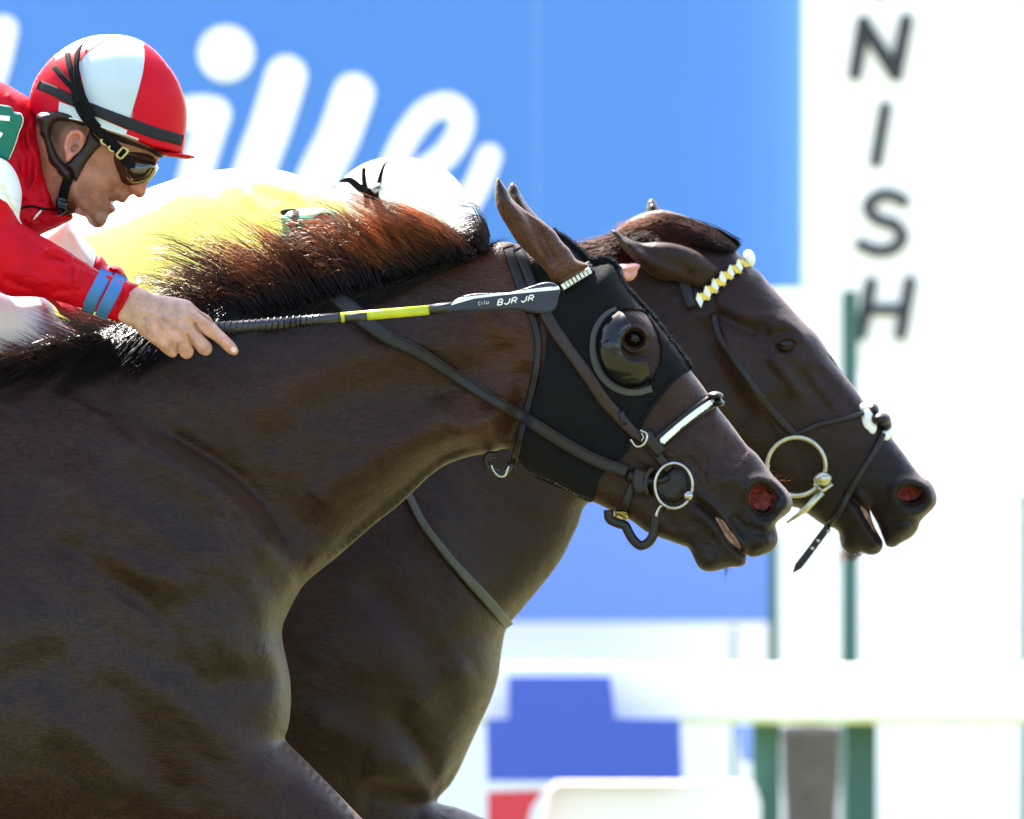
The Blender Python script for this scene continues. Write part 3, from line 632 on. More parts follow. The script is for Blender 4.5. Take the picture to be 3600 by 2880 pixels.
for (cx, cy, rx, ry, an, n) in ((700, 1180, 90, 110, 1.0, 12), (980, 900, 60, 90, 1.2, 9), (1230, 1240, 90, 90, 1.0, 9), (1420, 1370, 90, 60, .4, 8), (1080, 1400, 90, 80, .9, 8), (1250, 800, 140, 60, .8, 7)):
    for _ in range(n):
        x, y = cx + r6.uniform(-rx, rx), cy + r6.uniform(-ry, ry); a = an + r6.gauss(0, .3); l = r6.uniform(30, 80)
        h1_feats.append(('line', F((x, y), (x + math.cos(a) * l * .5 + r6.uniform(-6, 6), y + math.sin(a) * l * .5), (x + math.cos(a) * l, y + math.sin(a) * l)), r6.uniform(3.5, 6), r6.choice((-1, -1, 1)) * r6.uniform(.0006, .0016)))
# veins on face, neck and shoulder
for v in (F((900, 640), (1010, 700), (1080, 800), (1060, 900)), F((1080, 800), (1180, 830), (1290, 860)), A((640, 900), (720, 940), (790, 930), (860, 960)), A((330, 1110), (400, 1160), (470, 1160), (540, 1230)), A((90, 1180), (150, 1230), (230, 1240), (300, 1290)), A((420, 1260), (480, 1330), (470, 1400)), A((200, 1460), (260, 1530), (300, 1640))):
    h1_feats.append(('line', v, 7, .0022))
h1_feats += [('noise', .5, (170, 80), .0018), ('noise', .35, (60, 26), .0005), ('noise', 1.1, (30, 16), .0002)]
h1 = empty('horse', W(-300, 4730), 'dark bay racehorse nearest the camera, wearing a black blinker hood', 'horse')
muz = (.013, .012, .013)
h1_tints = [('blob', F((1560, 1090), (1530, 1190), (1460, 1215), (1390, 1190)), 26, (.002, .001, .001), .95), ('blob', F((1345, 1100), (1360, 1010), (1440, 960), (1530, 990)), 10, (.004, .003, .003), .6), ('poly', F((1000, 560), (1420, 700), (1760, 1100), (1600, 1600), (1000, 1700), (700, 1450), (850, 1250), (950, 1000), (900, 800)), 160, muz, .85),  # black tints at the nostril paint the shade inside it
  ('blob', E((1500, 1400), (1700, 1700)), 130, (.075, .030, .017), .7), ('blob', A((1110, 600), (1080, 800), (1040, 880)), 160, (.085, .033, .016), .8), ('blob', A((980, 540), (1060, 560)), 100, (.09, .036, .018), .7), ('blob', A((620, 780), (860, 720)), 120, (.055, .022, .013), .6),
  ('blob', A((0, 780), (300, 760), (500, 700), (800, 640)), 130, (.02, .012, .010), .7), ('blob', A((700, 1180), (900, 1020), (1040, 950)), 70, (.058, .041, .026), .6), ('blob', A((100, 1350), (500, 1350)), 260, (.043, .030, .020), .6), ('blob', A((0, 1500), (200, 1650)), 160, (.05, .033, .02), .5), ('blob', A((400, 1100), (300, 1000)), 140, (.024, .016, .014), .5)]  # crest blob: dark coat that also carries the shade below the mane
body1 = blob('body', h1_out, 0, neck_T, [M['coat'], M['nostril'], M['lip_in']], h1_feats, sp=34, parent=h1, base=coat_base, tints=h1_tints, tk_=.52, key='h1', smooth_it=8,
  fine=[([(1560, 700), (2900, 900), (2900, 2100), (2100, 2100), (1560, 1750)], 6.0), ([(-90, 1000), (1600, 800), (2200, 1700), (1500, 2960), (-90, 2960)], 10)],
  regions=[(F((1362, 1120), (1362, 1060), (1395, 1005), (1440, 985), (1480, 1000), (1505, 1040), (1560, 1065), (1575, 1085), (1545, 1090), (1528, 1130), (1490, 1165), (1430, 1165), (1390, 1150)), 1, True),
           (F((1110, 1225), (1150, 1240), (1220, 1330), (1275, 1400), (1300, 1465), (1250, 1440), (1190, 1380), (1150, 1310)), 2, True)],
  off=[(1500, 3120, -.12), (2250, 3700, -.12), (900, 2600, -.02), (500, 2000, 0), (1500, 1300, 0), (2500, 1700, 0), (-1800, 1900, 0), (-800, 2300, 0), (-2200, 3300, .1), (1000, 1100, 0)])
def eyeball(cx, cy, key, y0, r, parent):
    mb = MB(); s_ = surf_s(key, cx, cy); x, _, z = W(cx, cy, y0); mb.ball((x, s_ + r[1] * .60, z), r, 0, 32, 20); return mb.build('eye', [M['eye']], parent, True)
ex, ey = E(eyeE)[0]; eyeball(ex, ey, 'h1', 0, (.0215, .020, .0185), h1)
ear_th = [(0, 0, .02)]
def ear(outline, y0, th, parent, mats, ridge, tip, key=None, tintc=(.05, .026, .016), off=None):
    return blob('ear', outline, y0, [(0, 0, th, 26)], mats, [('line', ridge, 22, .010), ('line', [(p[0] + 34, p[1] + 6) for p in ridge], 20, -.009)], sp=6, parent=parent, base=tintc, tints=[('blob', [tip], 90, (.008, .006, .006), .95)], key=key, off=off)
ear(E((260, 128), (290, 165), (320, 210), (350, 262), (390, 300), (450, 345), (530, 395), (600, 450), (650, 520), (690, 560), (730, 620), (810, 665), (760, 700), (700, 735), (640, 765), (590, 755), (550, 700), (500, 645), (430, 580), (370, 515), (320, 435), (280, 370), (250, 300), (240, 225), (245, 165)), -.075, .03, h1, [M['coat']],
    E((290, 230), (370, 330), (430, 430), (500, 560), (560, 660)), E((255, 150))[0], 'ear1', tintc=(.062, .027, .014))
ear(E((345, 158), (370, 175), (400, 235), (435, 290), (480, 345), (560, 420), (620, 500), (560, 560), (470, 520), (400, 400), (350, 280), (322, 195)), .07, .025, h1, [M['coat']], E((360, 220), (420, 320), (480, 420)), E((345, 170))[0])
# mane
c_dark = (.005, .003, .0025); c_red = (.50, .15, .045); c_mid = (.05, .016, .008)  # reddish tip colour raised to carry the sun glowing through the hair
hug = [[(-200, 1335), (-260, 1350), (-330, 1400)], [(60, 1262), (-40, 1300), (-150, 1370)], [(300, 1186), (170, 1250), (0, 1352)], [(520, 1120), (380, 1200), (220, 1352)], [(720, 1080), (600, 1150), (470, 1300)], [(900, 1052), (790, 1110), (690, 1220)], [(1050, 1028), (960, 1080), (850, 1150)], [(1200, 1000), (1110, 1060), (1010, 1122)], [(1340, 962), (1260, 1030), (1160, 1085)], [(1500, 920), (1400, 985), (1290, 1040)], [(1650, 890), (1560, 930), (1440, 975)]]
HG = hair_from_guides(hug, 5200, 0, spread=(26, 10), K=8, clump=60, jit=14, wav=3, seed=3, lens=(.55, 1.12), key='h1', hug=.02)
HG2 = HG.copy(); HG2[..., 1] *= -1
flow = [[(-60, 1330), (-180, 1290), (-330, 1240)], [(130, 1320), (60, 1280), (-90, 1215)], [(190, 1330), (110, 1270), (10, 1210)], [(330, 1300), (230, 1220), (120, 1160)], [(420, 1280), (330, 1210), (190, 1140)], [(520, 1250), (430, 1170), (300, 1120)], [(640, 1180), (560, 1100), (440, 1060)], [(760, 1140), (650, 1040), (500, 985)], [(850, 1110), (740, 1000), (560, 905)], [(920, 1085), (800, 960), (620, 835)], [(990, 1065), (860, 930), (655, 800)], [(1060, 1050), (930, 930), (770, 815)], [(1120, 1030), (980, 910), (810, 790)],
        [(1190, 1015), (1080, 900), (910, 810)], [(1250, 1000), (1160, 880), (1050, 770)], [(1310, 985), (1240, 870), (1130, 780)], [(1370, 965), (1300, 860), (1200, 790)], [(1420, 950), (1360, 850), (1230, 760)]]
flow = [[g_[0], (g_[1][0] + 22, g_[1][1] - 26), (g_[1][0] * .35 + g_[2][0] * .65 + 6, g_[1][1] * .3 + g_[2][1] * .7 - 20), g_[2]] for g_ in flow]
lft = [[(-60, 1350), (-150, 1320), (-260, 1300)], [(170, 1340), (60, 1305), (-80, 1265)], [(240, 1335), (150, 1290), (20, 1235)], [(330, 1312), (255, 1250), (130, 1185)], [(420, 1285), (340, 1200), (190, 1130)], [(490, 1270), (420, 1190), (270, 1112)], [(580, 1240), (500, 1160), (350, 1098)], [(700, 1190), (610, 1120), (470, 1080)]]
LF_ = hair_from_guides(lft, 3000, 0, spread=(26, 12), yroot=(-.09, .05), ytip=(-.10, .08), K=12, clump=26, jit=12, wav=5, seed=17, lens=(.35, 1.0))
FL = hair_from_guides(flow, 3900, 0, spread=(24, 10), yroot=(-.075, .06), ytip=(-.08, .08), K=12, clump=30, jit=30, wav=11, seed=11, lens=(.25, 1.0))
FL2 = hair_from_guides([[(p[0] + 10, p[1] + 12) for p in g_] for g_ in flow[5:]], 3600, 0, spread=(26, 12), yroot=(-.08, .03), ytip=(-.06, .06), K=9, clump=40, jit=28, wav=10, seed=12, lens=(.25, .8))
lock = [[(1400, 960), (1330, 910), (1265, 840), (1235, 790)], [(1450, 945), (1370, 870), (1305, 800), (1235, 755)], [(1510, 930), (1430, 850), (1340, 775), (1225, 722)], [(1560, 915), (1500, 830), (1390, 765), (1250, 716)], [(1590, 905), (1560, 830), (1480, 775), (1340, 728)], [(1620, 900), (1600, 850), (1540, 795), (1430, 750)], [(1640, 895), (1630, 870), (1590, 825), (1510, 785)]]
ST = hair_from_guides(flow[6:], 260, 0, spread=(26, 12), yroot=(-.07, .06), ytip=(-.1, .1), K=12, clump=120, jit=30, wav=12, seed=19, lens=(.75, 1.15))
LK = hair_from_guides(lock, 2600, 0, spread=(16, 8), yroot=(-.07, .03), ytip=(-.08, .02), K=11, clump=26, jit=11, wav=4, seed=21, lens=(.4, 1.02))
LK2 = hair_from_guides([[(1380, 970), (1300, 920), (1230, 850)], [(1480, 940), (1400, 880), (1320, 800)], [(1560, 915), (1500, 850), (1420, 780)], [(1630, 900), (1590, 850), (1520, 800)]], 2600, 0, spread=(22, 10), yroot=(-.075, .03), ytip=(-.085, .0), K=8, clump=30, jit=18, wav=4, seed=22, lens=(.5, 1.2))
tuft = [[(1690, 880), (1716, 830), (1705, 770), (1660, 740), (1600, 760)], [(1695, 876), (1712, 820), (1690, 760), (1640, 750), (1580, 775)], [(1680, 880), (1680, 830), (1650, 790), (1600, 785), (1560, 800)], [(1660, 885), (1640, 840), (1610, 820), (1560, 815), (1530, 830)]]
TF = hair_from_guides(tuft, 420, 0, spread=(9, 7), yroot=(-.05, .03), ytip=(-.06, .04), K=11, clump=9, jit=14, wav=6, seed=31, lens=(.4, 1.05))
WS = hair_from_guides([[(1690, 880), (1720, 860), (1765, 835)], [(1705, 884), (1740, 870), (1790, 850)]], 60, 0, spread=(14, 6), yroot=(-.04, .03), ytip=(-.05, .05), K=7, clump=6, jit=14, wav=5, seed=33, lens=(.4, 1.1))
def m_hair(nm, arr, c0, c1, par, rad=.0007, mt='mane'): return strands(nm, arr, M[mt], par, rad, (c0, c1))
def rs(a, K):
    t = np.linspace(0, 1, K); s_ = np.linspace(0, 1, a.shape[1]); i = np.minimum((t * (a.shape[1] - 1)).astype(int), a.shape[1] - 2); f = (t * (a.shape[1] - 1) - i)[None, :, None]
    return a[:, i] * (1 - f) + a[:, i + 1] * f
mane1 = m_hair('mane', np.vstack([rs(a, 10) for a in (HG, HG2[::2])]), c_dark, (.006, .004, .004), h1, .0011)
mn = m_hair('mane', np.vstack([rs(a, 12) for a in (FL, FL2, ST)]), c_dark, c_red, h1, .0007); mn['label'] = 'reddish wind-blown upper mane'
mn = m_hair('mane', LF_, c_dark, (.10, .04, .025), h1, .0008); mn['label'] = 'dark mane streaming back over the withers'
mn = m_hair('mane', np.vstack([rs(a, 11) for a in (LK, LK2)]), c_dark, c_red, h1, .0007); mn['label'] = 'large swept lock of the mane'
mn = m_hair('mane', np.vstack([rs(a, 11) for a in (TF, WS)]), (.02, .01, .008), (.08, .03, .015), h1, .0006); mn['label'] = 'curled tuft of mane behind the ears'
m_hair('muzzle_whiskers', hair_from_guides([F((1500, 850), (1525, 855), (1545, 845)), F((1590, 945), (1620, 955), (1650, 945)), F((1600, 965), (1650, 965), (1690, 925))], 9, 0, spread=(5, 5), yroot=(-.01, .01), ytip=(-.02, .01), K=6, clump=3, jit=5, wav=1, seed=5, lens=(.6, 1.1)), c_red, (.5, .3, .2), h1, .0004)
m_hair('chin_hair', hair_from_guides([F((1180, 1600), (1200, 1640), (1175, 1680)), F((1220, 1600), (1235, 1630), (1210, 1665))], 14, 0, spread=(8, 4), yroot=(-.01, .01), ytip=(-.02, .01), K=6, clump=3, jit=8, wav=1, seed=6, lens=(.6, 1.1)), c_dark, c_dark, h1, .0003)

# ------------------------------------------------------------------ blinker hood of the near horse
hood = empty('blinker_hood', W(2000, 1400, -.1), 'black cloth blinker hood with a dark plastic eye cup on the near horse', 'hood')
def over(key, lift):
    def f(V, h, d):
        y0 = SURF[key][1]; o = np.empty(len(V))
        for i, (x, y) in enumerate(V):
            s_ = surf(key, x, y); o[i] = (y0 - s_ + lift) if s_ is not None else (lift * .5)
        return o + (vnoise(V, 46, 3) * .0016 + vnoise(V, 19, 4) * .0008)
    return f
hood_out = E((585, 436), (640, 470), (700, 505), (765, 560), (830, 618), (900, 606), (955, 622), (995, 660), (1022, 752), (1092, 835), (1204, 958), (1304, 1088), (1404, 1218), (1440, 1275), (1425, 1302), (1385, 1312), (1340, 1345), (1250, 1440), (1180, 1530), (1135, 1600)) + F((560, 500), (480, 620), (425, 740), (370, 810), (250, 905), (205, 1000), (178, 1108), (60, 1068), (0, 1036)) + A((1160, 1020), (1118, 998), (1092, 968), (1100, 905), (1118, 850), (1138, 790), (1150, 730), (1150, 690)) + E((520, 920), (480, 860), (455, 760), (440, 690), (470, 640), (540, 560))
eye_hole = E((985, 935), (1060, 930), (1150, 945), (1195, 1010), (1233, 1090), (1250, 1180), (1238, 1260), (1200, 1340), (1140, 1410), (1020, 1400), (930, 1340), (870, 1240), (850, 1130), (870, 1040), (920, 960))
hb_ = blob('cloth', hood_out, 0, [(0, 0, .05)], [M['hood']], sp=8, holes=[eye_hole], parent=hood, key='hood', hfun=over('h1', .005), shell=.005, smooth_it=0,
     feats=())
def mirror_of(o, parent, nm=None):
    m = o.data.copy(); m.transform(__import__('mathutils').Matrix.Scale(-1, 4, (0, 1, 0))); m.flip_normals(); c = bpy.data.objects.new(nm or o.name.split('.')[0], m); SC.collection.objects.link(c); c.parent = parent; c.location = o.location; return c
mirror_of(hb_, hood)
mb = MB(); strap(mb, 'h1', E((980, 934), (915, 968), (855, 1050), (836, 1150), (850, 1260), (905, 1355), (985, 1412), (1085, 1432), (1190, 1408)), 26, .0035, .006); mb.build('cup_binding', [M['grey']], hood, True)
mb = MB(); strap(mb, 'h1', E((1400, 1296), (1340, 1340), (1250, 1440), (1180, 1530), (1130, 1610)) + F((480, 615), (425, 735)), 14, .002, .0055); mb.build('hem', [M['hood']], hood, True)
cup = E((985, 937), (1012, 950), (1040, 990), (1062, 1042), (1035, 1062), (1008, 1105), (998, 1150), (1010, 1200), (1050, 1240), (1100, 1252), (1155, 1250), (1170, 1310), (1183, 1385), (1120, 1412), (1020, 1402), (930, 1342), (868, 1240), (848, 1130), (868, 1040), (920, 962))
def cup_h(V, h, d):
    c = np.array(E((1060, 1165))[0]); q = (V - c); r = np.sqrt((q[:, 0] / 128) ** 2 + (q[:, 1] / 148) ** 2)
    o = np.empty(len(V))
    for i, (x, y) in enumerate(V): o[i] = -surf_s('h1', x, y)
    return o + .004 + .046 * np.sqrt(np.clip(1 - r ** 2.2, 0, 1))
blob('eye_cup', cup, 0, [(0, 0, .02)], [M['plastic']], sp=6, parent=hood, hfun=cup_h, shell=.0025, smooth_it=0)
# fuzz on the sunlit edge of the hood
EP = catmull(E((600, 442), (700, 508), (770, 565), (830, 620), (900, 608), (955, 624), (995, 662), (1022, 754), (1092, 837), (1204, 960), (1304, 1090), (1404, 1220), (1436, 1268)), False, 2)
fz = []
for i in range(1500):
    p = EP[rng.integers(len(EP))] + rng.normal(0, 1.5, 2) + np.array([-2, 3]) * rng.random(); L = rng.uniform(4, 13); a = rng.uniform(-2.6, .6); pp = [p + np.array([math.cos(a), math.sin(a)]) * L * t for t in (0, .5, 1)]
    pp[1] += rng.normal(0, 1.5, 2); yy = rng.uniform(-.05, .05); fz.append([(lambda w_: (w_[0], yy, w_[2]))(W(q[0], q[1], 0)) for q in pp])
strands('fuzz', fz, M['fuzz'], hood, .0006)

# ------------------------------------------------------------------ bridle of the near horse
br = empty('bridle', W(2150, 1450, -.1), 'dark leather bridle with a silver bit ring on the near horse', 'bridle')
mb = MB(); strap(mb, 'h1', E((322, 545), (345, 620), (380, 720), (415, 820), (455, 930)), 42, .004, .005); strap(mb, 'h1', E((375, 560), (420, 650), (462, 760), (490, 860), (505, 930)), 44, .008, .005); mb.build('crown_strap', [M['leather']], br, True)
mb = MB(); strap(mb, 'h1', E((450, 930), (487, 1040), (503, 1150), (493, 1260), (468, 1400), (430, 1550), (388, 1720)) + A((1078, 985)), 26, .006, .004); mb.build('throat_latch', [M['leather']], br, True)
mb = MB(); strap(mb, 'h1', E((430, 925), (470, 935), (515, 932)), 30, .012, .006); mb.build('keeper', [M['leather']], br, True)
mb = MB(); mb.tube([W(*p, -.03) for p in catmull(A((1046, 958), (1028, 958), (1024, 975), (1038, 992), (1052, 998), (1066, 990), (1076, 975)), False, 6)], .0055, 8); mb.build('latch_end', [M['leather']], br, True)
mb = MB(); mb.tube([W(*p, -.034) for p in catmull(A((1034, 978), (1040, 992), (1052, 1003), (1062, 1002), (1068, 990), (1072, 980)), False, 6)], .0022, 8); mb.build('latch_buckle', [M['chrome']], br, True)
mb = MB(); strap(mb, 'h1', E((530, 925), (600, 1050), (700, 1190), (800, 1330), (900, 1480), (1000, 1590), (1085, 1680)) + F((560, 640), (650, 735), (755, 870)), [46, 46, 46, 46, 46, 48, 44, 36, 36, 34], .007, .005); mb.build('cheek_strap', [M['leather_b']], br, True)
mb = MB(); strap(mb, 'h1', E((1000, 1588), (1030, 1580)), 60, .013, .004); strap(mb, 'h1', F((575, 590), (640, 680), (700, 740)), 52, .013, .004); mb.build('keeper', [M['leather']], br, True)
def wire(key, pts, lift, r, closed=False, step=5):
    P = catmull(pts, closed, step); y0 = SURF[key][1]
    o = [(W(p[0], p[1], y0)[0], surf_s(key, p[0], p[1]) - lift, W(p[0], p[1], y0)[2]) for p in P]
    if closed: o.append(o[0])
    return o
mb = MB(); mb.tube(wire('h1', F((462, 635), (510, 690), (548, 684), (588, 625), (588, 600), (535, 565)), .018, .0022), .0024, 8); mb.tube(wire('h1', F((545, 650), (560, 620), (545, 585)), .018, .001), .0014, 6); mb.build('buckle', [M['chrome']], br, True)
# browband with light tiles
mb = MB(); bbp = E((628, 798), (670, 762), (740, 715), (828, 668)); strap(mb, 'h1', bbp, 44, .012, .006); mb.tube(wire('h1', E((640, 780), (690, 735), (760, 692), (822, 668)), .02, .004), .004, 8); mb.build('browband', [M['leather']], br, True)
mb = MB(); 
def tiles(mb, key, P, n, wid, gap, lift, m2=None, alt=False, t=.003):
    P = catmull(P, False, 1.5); L = len(P)
    for i in range(n):
        a = int((i + gap * .5) / n * (L - 1)); b = int((i + 1 - gap * .5) / n * (L - 1)); pa, pb = P[a], P[b]; tg = (pb - pa) / np.linalg.norm(pb - pa); nn = np.array([-tg[1], tg[0]]) * wid / 2
        y0 = SURF[key][1]; q = [pa + nn, pb + nn, pb - nn, pa - nn]; ys = min(surf_s(key, *((pa + pb) / 2)), surf_s(key, *pa), surf_s(key, *pb)) - lift
        v = [W(c[0], c[1], y0) for c in q]; c_ = [(pa + pb) / 2 + (k - (pa + pb) / 2) * .7 for k in q]; v2 = [W(c[0], c[1], y0) for c in c_]
        mb.add([(x, ys, z) for x, _, z in v2] + [(x, ys + t, z) for x, _, z in v], [(3, 2, 1, 0), (0, 1, 5, 4), (1, 2, 6, 5), (2, 3, 7, 6), (3, 0, 4, 7)], (i % 2) if alt else 0)
tiles(mb, 'h1', E((648, 797), (735, 742), (822, 690)), 8, 24, .14, .024); mb.build('browband_tiles', [M['cream']], br)
# noseband
nbp = F((655, 668), (760, 580), (860, 500), (1000, 400), (1100, 338), (1158, 312))
mb = MB(); strap(mb, 'h1', nbp, [38, 40, 40, 40, 40, 36], .003, .006, nacross=9)
for dx, dy, r in ((-15, -24, .0048), (17, 26, .0052)): mb.tube(wire('h1', F(*[(p + dx, q + dy) for p, q in ((665, 660), (760, 580), (860, 500), (1000, 400), (1080, 350), (1140, 318))]), .009, 0), r, 8)
mb.ball(W(*F((1110, 305))[0], -.02), (.013, .03, .007)); mb.ball(W(*F((1140, 360))[0], -.02), (.009, .03, .006))
mb.build('noseband', [M['leather']], br, True)
mb = MB(); P_ = catmull(F((705, 650), (790, 575), (880, 500), (1000, 410), (1080, 356), (1140, 322)), False, 1)
for i in range(27):
    p = P_[int((i + .5) / 27 * (len(P_) - 1))]; x, _, z = W(p[0], p[1], 0); mb.ball((x, surf_s('h1', p[0], p[1]) - .012, z), (.0060, .0035, .0060), 0, 10, 6)
mb.build('noseband_studs', [M['cream']], br, True)
# bit
c0 = F((790, 985))[0]; ringp = [(c0[0] + 66 * math.cos(q), c0[1] + 79 * math.sin(q)) for q in [2 * math.pi * i / 48 for i in range(48)]]
mb = MB(); yr = min(surf_s('h1', *c0) for _ in (0,)) - .022; pr = [W(p[0], p[1], 0) for p in ringp]; mb.tube([(x, yr, z) for x, _, z in pr + pr[:2]], .0027, 10, 0, False)
mb.ball((W(*F((900, 1062))[0], 0)[0], yr - .002, W(*F((900, 1062))[0], 0)[2]), .0088); mb.build('bit_ring', [M['chrome']], br, True)
blob('bit_guard', F((585, 935), (640, 912), (700, 915), (740, 870), (800, 850), (870, 880), (895, 950), (885, 1050), (830, 1100), (770, 1112), (690, 1090), (620, 1060), (585, 1020)), 0, [(0, 0, .02)], [M['leather']], hfun=lambda V, h, d: np.array([-surf_s('h1', x, y) for x, y in V]) + .004 + .010 * (1 - np.exp(-d / 9)), shell=.008, parent=br, smooth_it=0, sp=7)
mb = MB(); strap(mb, 'h1', F((485, 970), (455, 1050), (420, 1130), (385, 1200)), 30, .006, .005); mb.build('jaw_strap', [M['leather']], br, True)
blob('brass_plate', F((345, 1190), (400, 1182), (440, 1195), (438, 1250), (400, 1275), (345, 1250)), 0, [(0, 0, .02)], [M['brass']], hfun=lambda V, h, d: np.array([-surf_s('h1', x, y) for x, y in V]) + .016 + .003 * (1 - np.exp(-d / 3)), shell=.006, parent=br, smooth_it=0, sp=6, raw=False)
mb = MB(); mb.tube([W(p[0], p[1], -.045) for p in catmull(F((300, 1170), (310, 1240), (380, 1275), (425, 1290), (448, 1330), (490, 1400), (545, 1442), (600, 1420), (640, 1360), (650, 1280), (662, 1200), (700, 1150)), False, 7)], .0078, 10); mb.build('curb_strap', [M['leather']], br, True)
mb = MB(); mb.tube([W(p[0], p[1], -.075) for p in catmull(F((660, 1222), (672, 1180), (700, 1140), (735, 1135), (755, 1160), (740, 1150)), False, 5)], .0026, 8); mb.build('curb_hook', [M['chrome']], br, True)
# reins
rn = empty('reins', W(1700, 1450, -.15), 'thick dark rubber reins running from the hidden hand to the near bit ring', 'reins')
mb = MB(); P = strap(mb, 'h1', A((700, 612), (730, 642), (765, 672), (820, 712), (880, 742), (950, 787), (1030, 838), (1100, 877), (1180, 928), (1260, 972), (1320, 993)), [66, 60, 52, 46, 42, 38, 38, 40, 42, 44, 44], .007, .012, dome=False); mb.build('near_rein', [M['rubber']], rn, True)
mb = MB(); strap(mb, 'h1', A((820, 700), (880, 730), (950, 775), (1030, 826), (1100, 866), (1180, 917), (1260, 961), (1315, 982)), 5, .018, .003); mb.build('rein_stitching', [M['leather_b']], rn, True)
mb = MB(); strap(mb, 'h1', F((440, 905), (530, 935), (620, 950), (700, 945), (752, 920)), [44, 40, 34, 30, 24], .012, .010, dome=True); mb.build('rein_end', [M['leather']], rn, True)
mb = MB(); strap(mb, 'h1', F((545, 865), (520, 940), (545, 1040)), 50, .022, .006); strap(mb, 'h1', F((640, 845), (590, 900), (575, 980), (590, 1060)), 20, .022, .006); mb.build('rein_keeper', [M['leather']], rn, True)

# ------------------------------------------------------------------ near jockey
def folds(seed, n, cx, cy, rx, ry, ang, l=(30, 90), wd=(3.5, 8), am=(.002, .006)):
    r = random.Random(seed); out = []
    for _ in range(n):
        x, y = cx + r.uniform(-rx, rx), cy + r.uniform(-ry, ry); a = ang + r.gauss(0, .3); L = r.uniform(*l); b = a + r.gauss(0, .35)
        out.append(('line', [(x, y), (x + math.cos(a) * L * .5, y + math.sin(a) * L * .5), (x + math.cos(a) * L * .5 + math.cos(b) * L * .5, y + math.sin(a) * L * .5 + math.sin(b) * L * .5)], r.uniform(*wd), r.choice((-1, 1, 1)) * r.uniform(*am)))
    return out
jk = empty('person', W(-500, 1500, 0), 'person in red and white silks crouching over the near horse, pointing a whip forward', 'person')
skc = (.34, .145, .095)
head_out = J1((2052, 470), (2012, 560), (1985, 660), (1935, 800), (1885, 850), (1862, 890), (1850, 945), (1838, 1000), (1815, 1042), (1780, 1064), (1742, 1062), (1705, 1036), (1670, 1018), (1640, 1040), (1608, 1080), (1582, 1115), (1545, 1128), (1500, 1112), (1468, 1100), (1440, 1112), (1424, 1135), (1440, 1158), (1460, 1190), (1458, 1222), (1430, 1250), (1392, 1270), (1366, 1305), (1350, 1350), (1325, 1395), (1290, 1428), (1240, 1442), (1190, 1434), (1145, 1405), (1110, 1365), (1085, 1315), (1010, 1285), (935, 1252), (870, 1220), (800, 1262), (700, 1310), (560, 1200), (470, 900), (420, 500), (430, 150), (560, -180), (900, -400), (1400, -420), (1850, -150), (2030, 150))
head_th = [(500, 700, .03, 60)] + [(x, y, t, r) for (x, y), t, r in ((J1((1000, 200))[0], .078, 70), (J1((1200, 700))[0], .066, 60), (J1((1500, 850))[0], .055, 50), (J1((1300, 1100))[0], .052, 50), (J1((1550, 1000))[0], .036, 34), (J1((1780, 980))[0], .016, 18), (J1((1250, 1350))[0], .034, 34), (J1((1420, 1200))[0], .026, 24), (J1((700, 900))[0], .06, 60), (J1((1900, 500))[0], .045, 50))]
hf = [('line', J1((1440, 1120), (1400, 1100), (1365, 1078)), 7, -.008), ('line', J1((1390, 1065), (1450, 1085), (1540, 1100)), 7, .0025), ('line', J1((1370, 1105), (1410, 1170), (1450, 1215)), 9, .004), ('line', J1((1360, 1130), (1375, 1230), (1340, 1290)), 9, -.004),
      ('line', J1((1640, 880), (1610, 930), (1600, 965), (1640, 1000)), 9, -.007), ('bump', J1((1680, 955)), 14, .007), ('line', J1((1690, 1020), (1730, 1030), (1770, 1015)), 6, -.005), ('line', J1((1600, 930), (1480, 960), (1360, 1060)), 13, -.005), ('bump', J1((1400, 900)), 40, .005), ('bump', J1((1240, 1380)), 24, .005),
      ('line', J1((900, 860), (960, 1060), (1060, 1230), (1150, 1330)), 22, .006), ('line', J1((860, 1100), (900, 1220)), 20, -.01), ('line', J1((1340, 1080), (1300, 1180), (1290, 1290)), 14, -.0035), ('bump', J1((1080, 900)), 50, .004)]
beard = (.22, .12, .09)
hf += folds(21, 26, *J1((1200, 950))[0], 70, 70, 1.0, l=(10, 26), wd=(1.6, 3), am=(.0003, .0009)) if False else []
rf = random.Random(6)
for _ in range(34):
    x, y = rf.uniform(960, 1560), rf.uniform(600, 1330); a = rf.gauss(1.0, .4); l = rf.uniform(30, 90); hf.append(('line', J1((x, y), (x + math.cos(a) * l, y + math.sin(a) * l)), rf.uniform(2, 3.5), rf.choice((-1, 1)) * rf.uniform(.0003, .0009)))
blob('body', head_out, -.01, head_th, [M['skin'], M['skin']], hf, sp=5, parent=jk, base=skc, tints=[('blob', J1((1240, 1380), (1330, 1180), (1480, 1050)), 34, beard, .7), ('blob', J1((1000, 1000), (1100, 1250)), 50, beard, .5), ('blob', J1((1780, 980)), 26, (.48, .18, .13), .7), ('blob', J1((1430, 1180)), 14, (.42, .14, .12), .8), ('poly', J1((430, 100), (1100, 100), (1120, 280), (1000, 180), (880, 200), (800, 300), (760, 480), (640, 300)), 14, (.03, .018, .014), .9)], key='head')['label'] = 'head turned down towards the track'
mb = MB(); t0 = W(*J1((1428, 1130))[0], -.01); mb.ball((t0[0] - .002, t0[1] - .012, t0[2]), (.0035, .006, .0035)); mb.build('teeth', [M['cream']], jk, True)
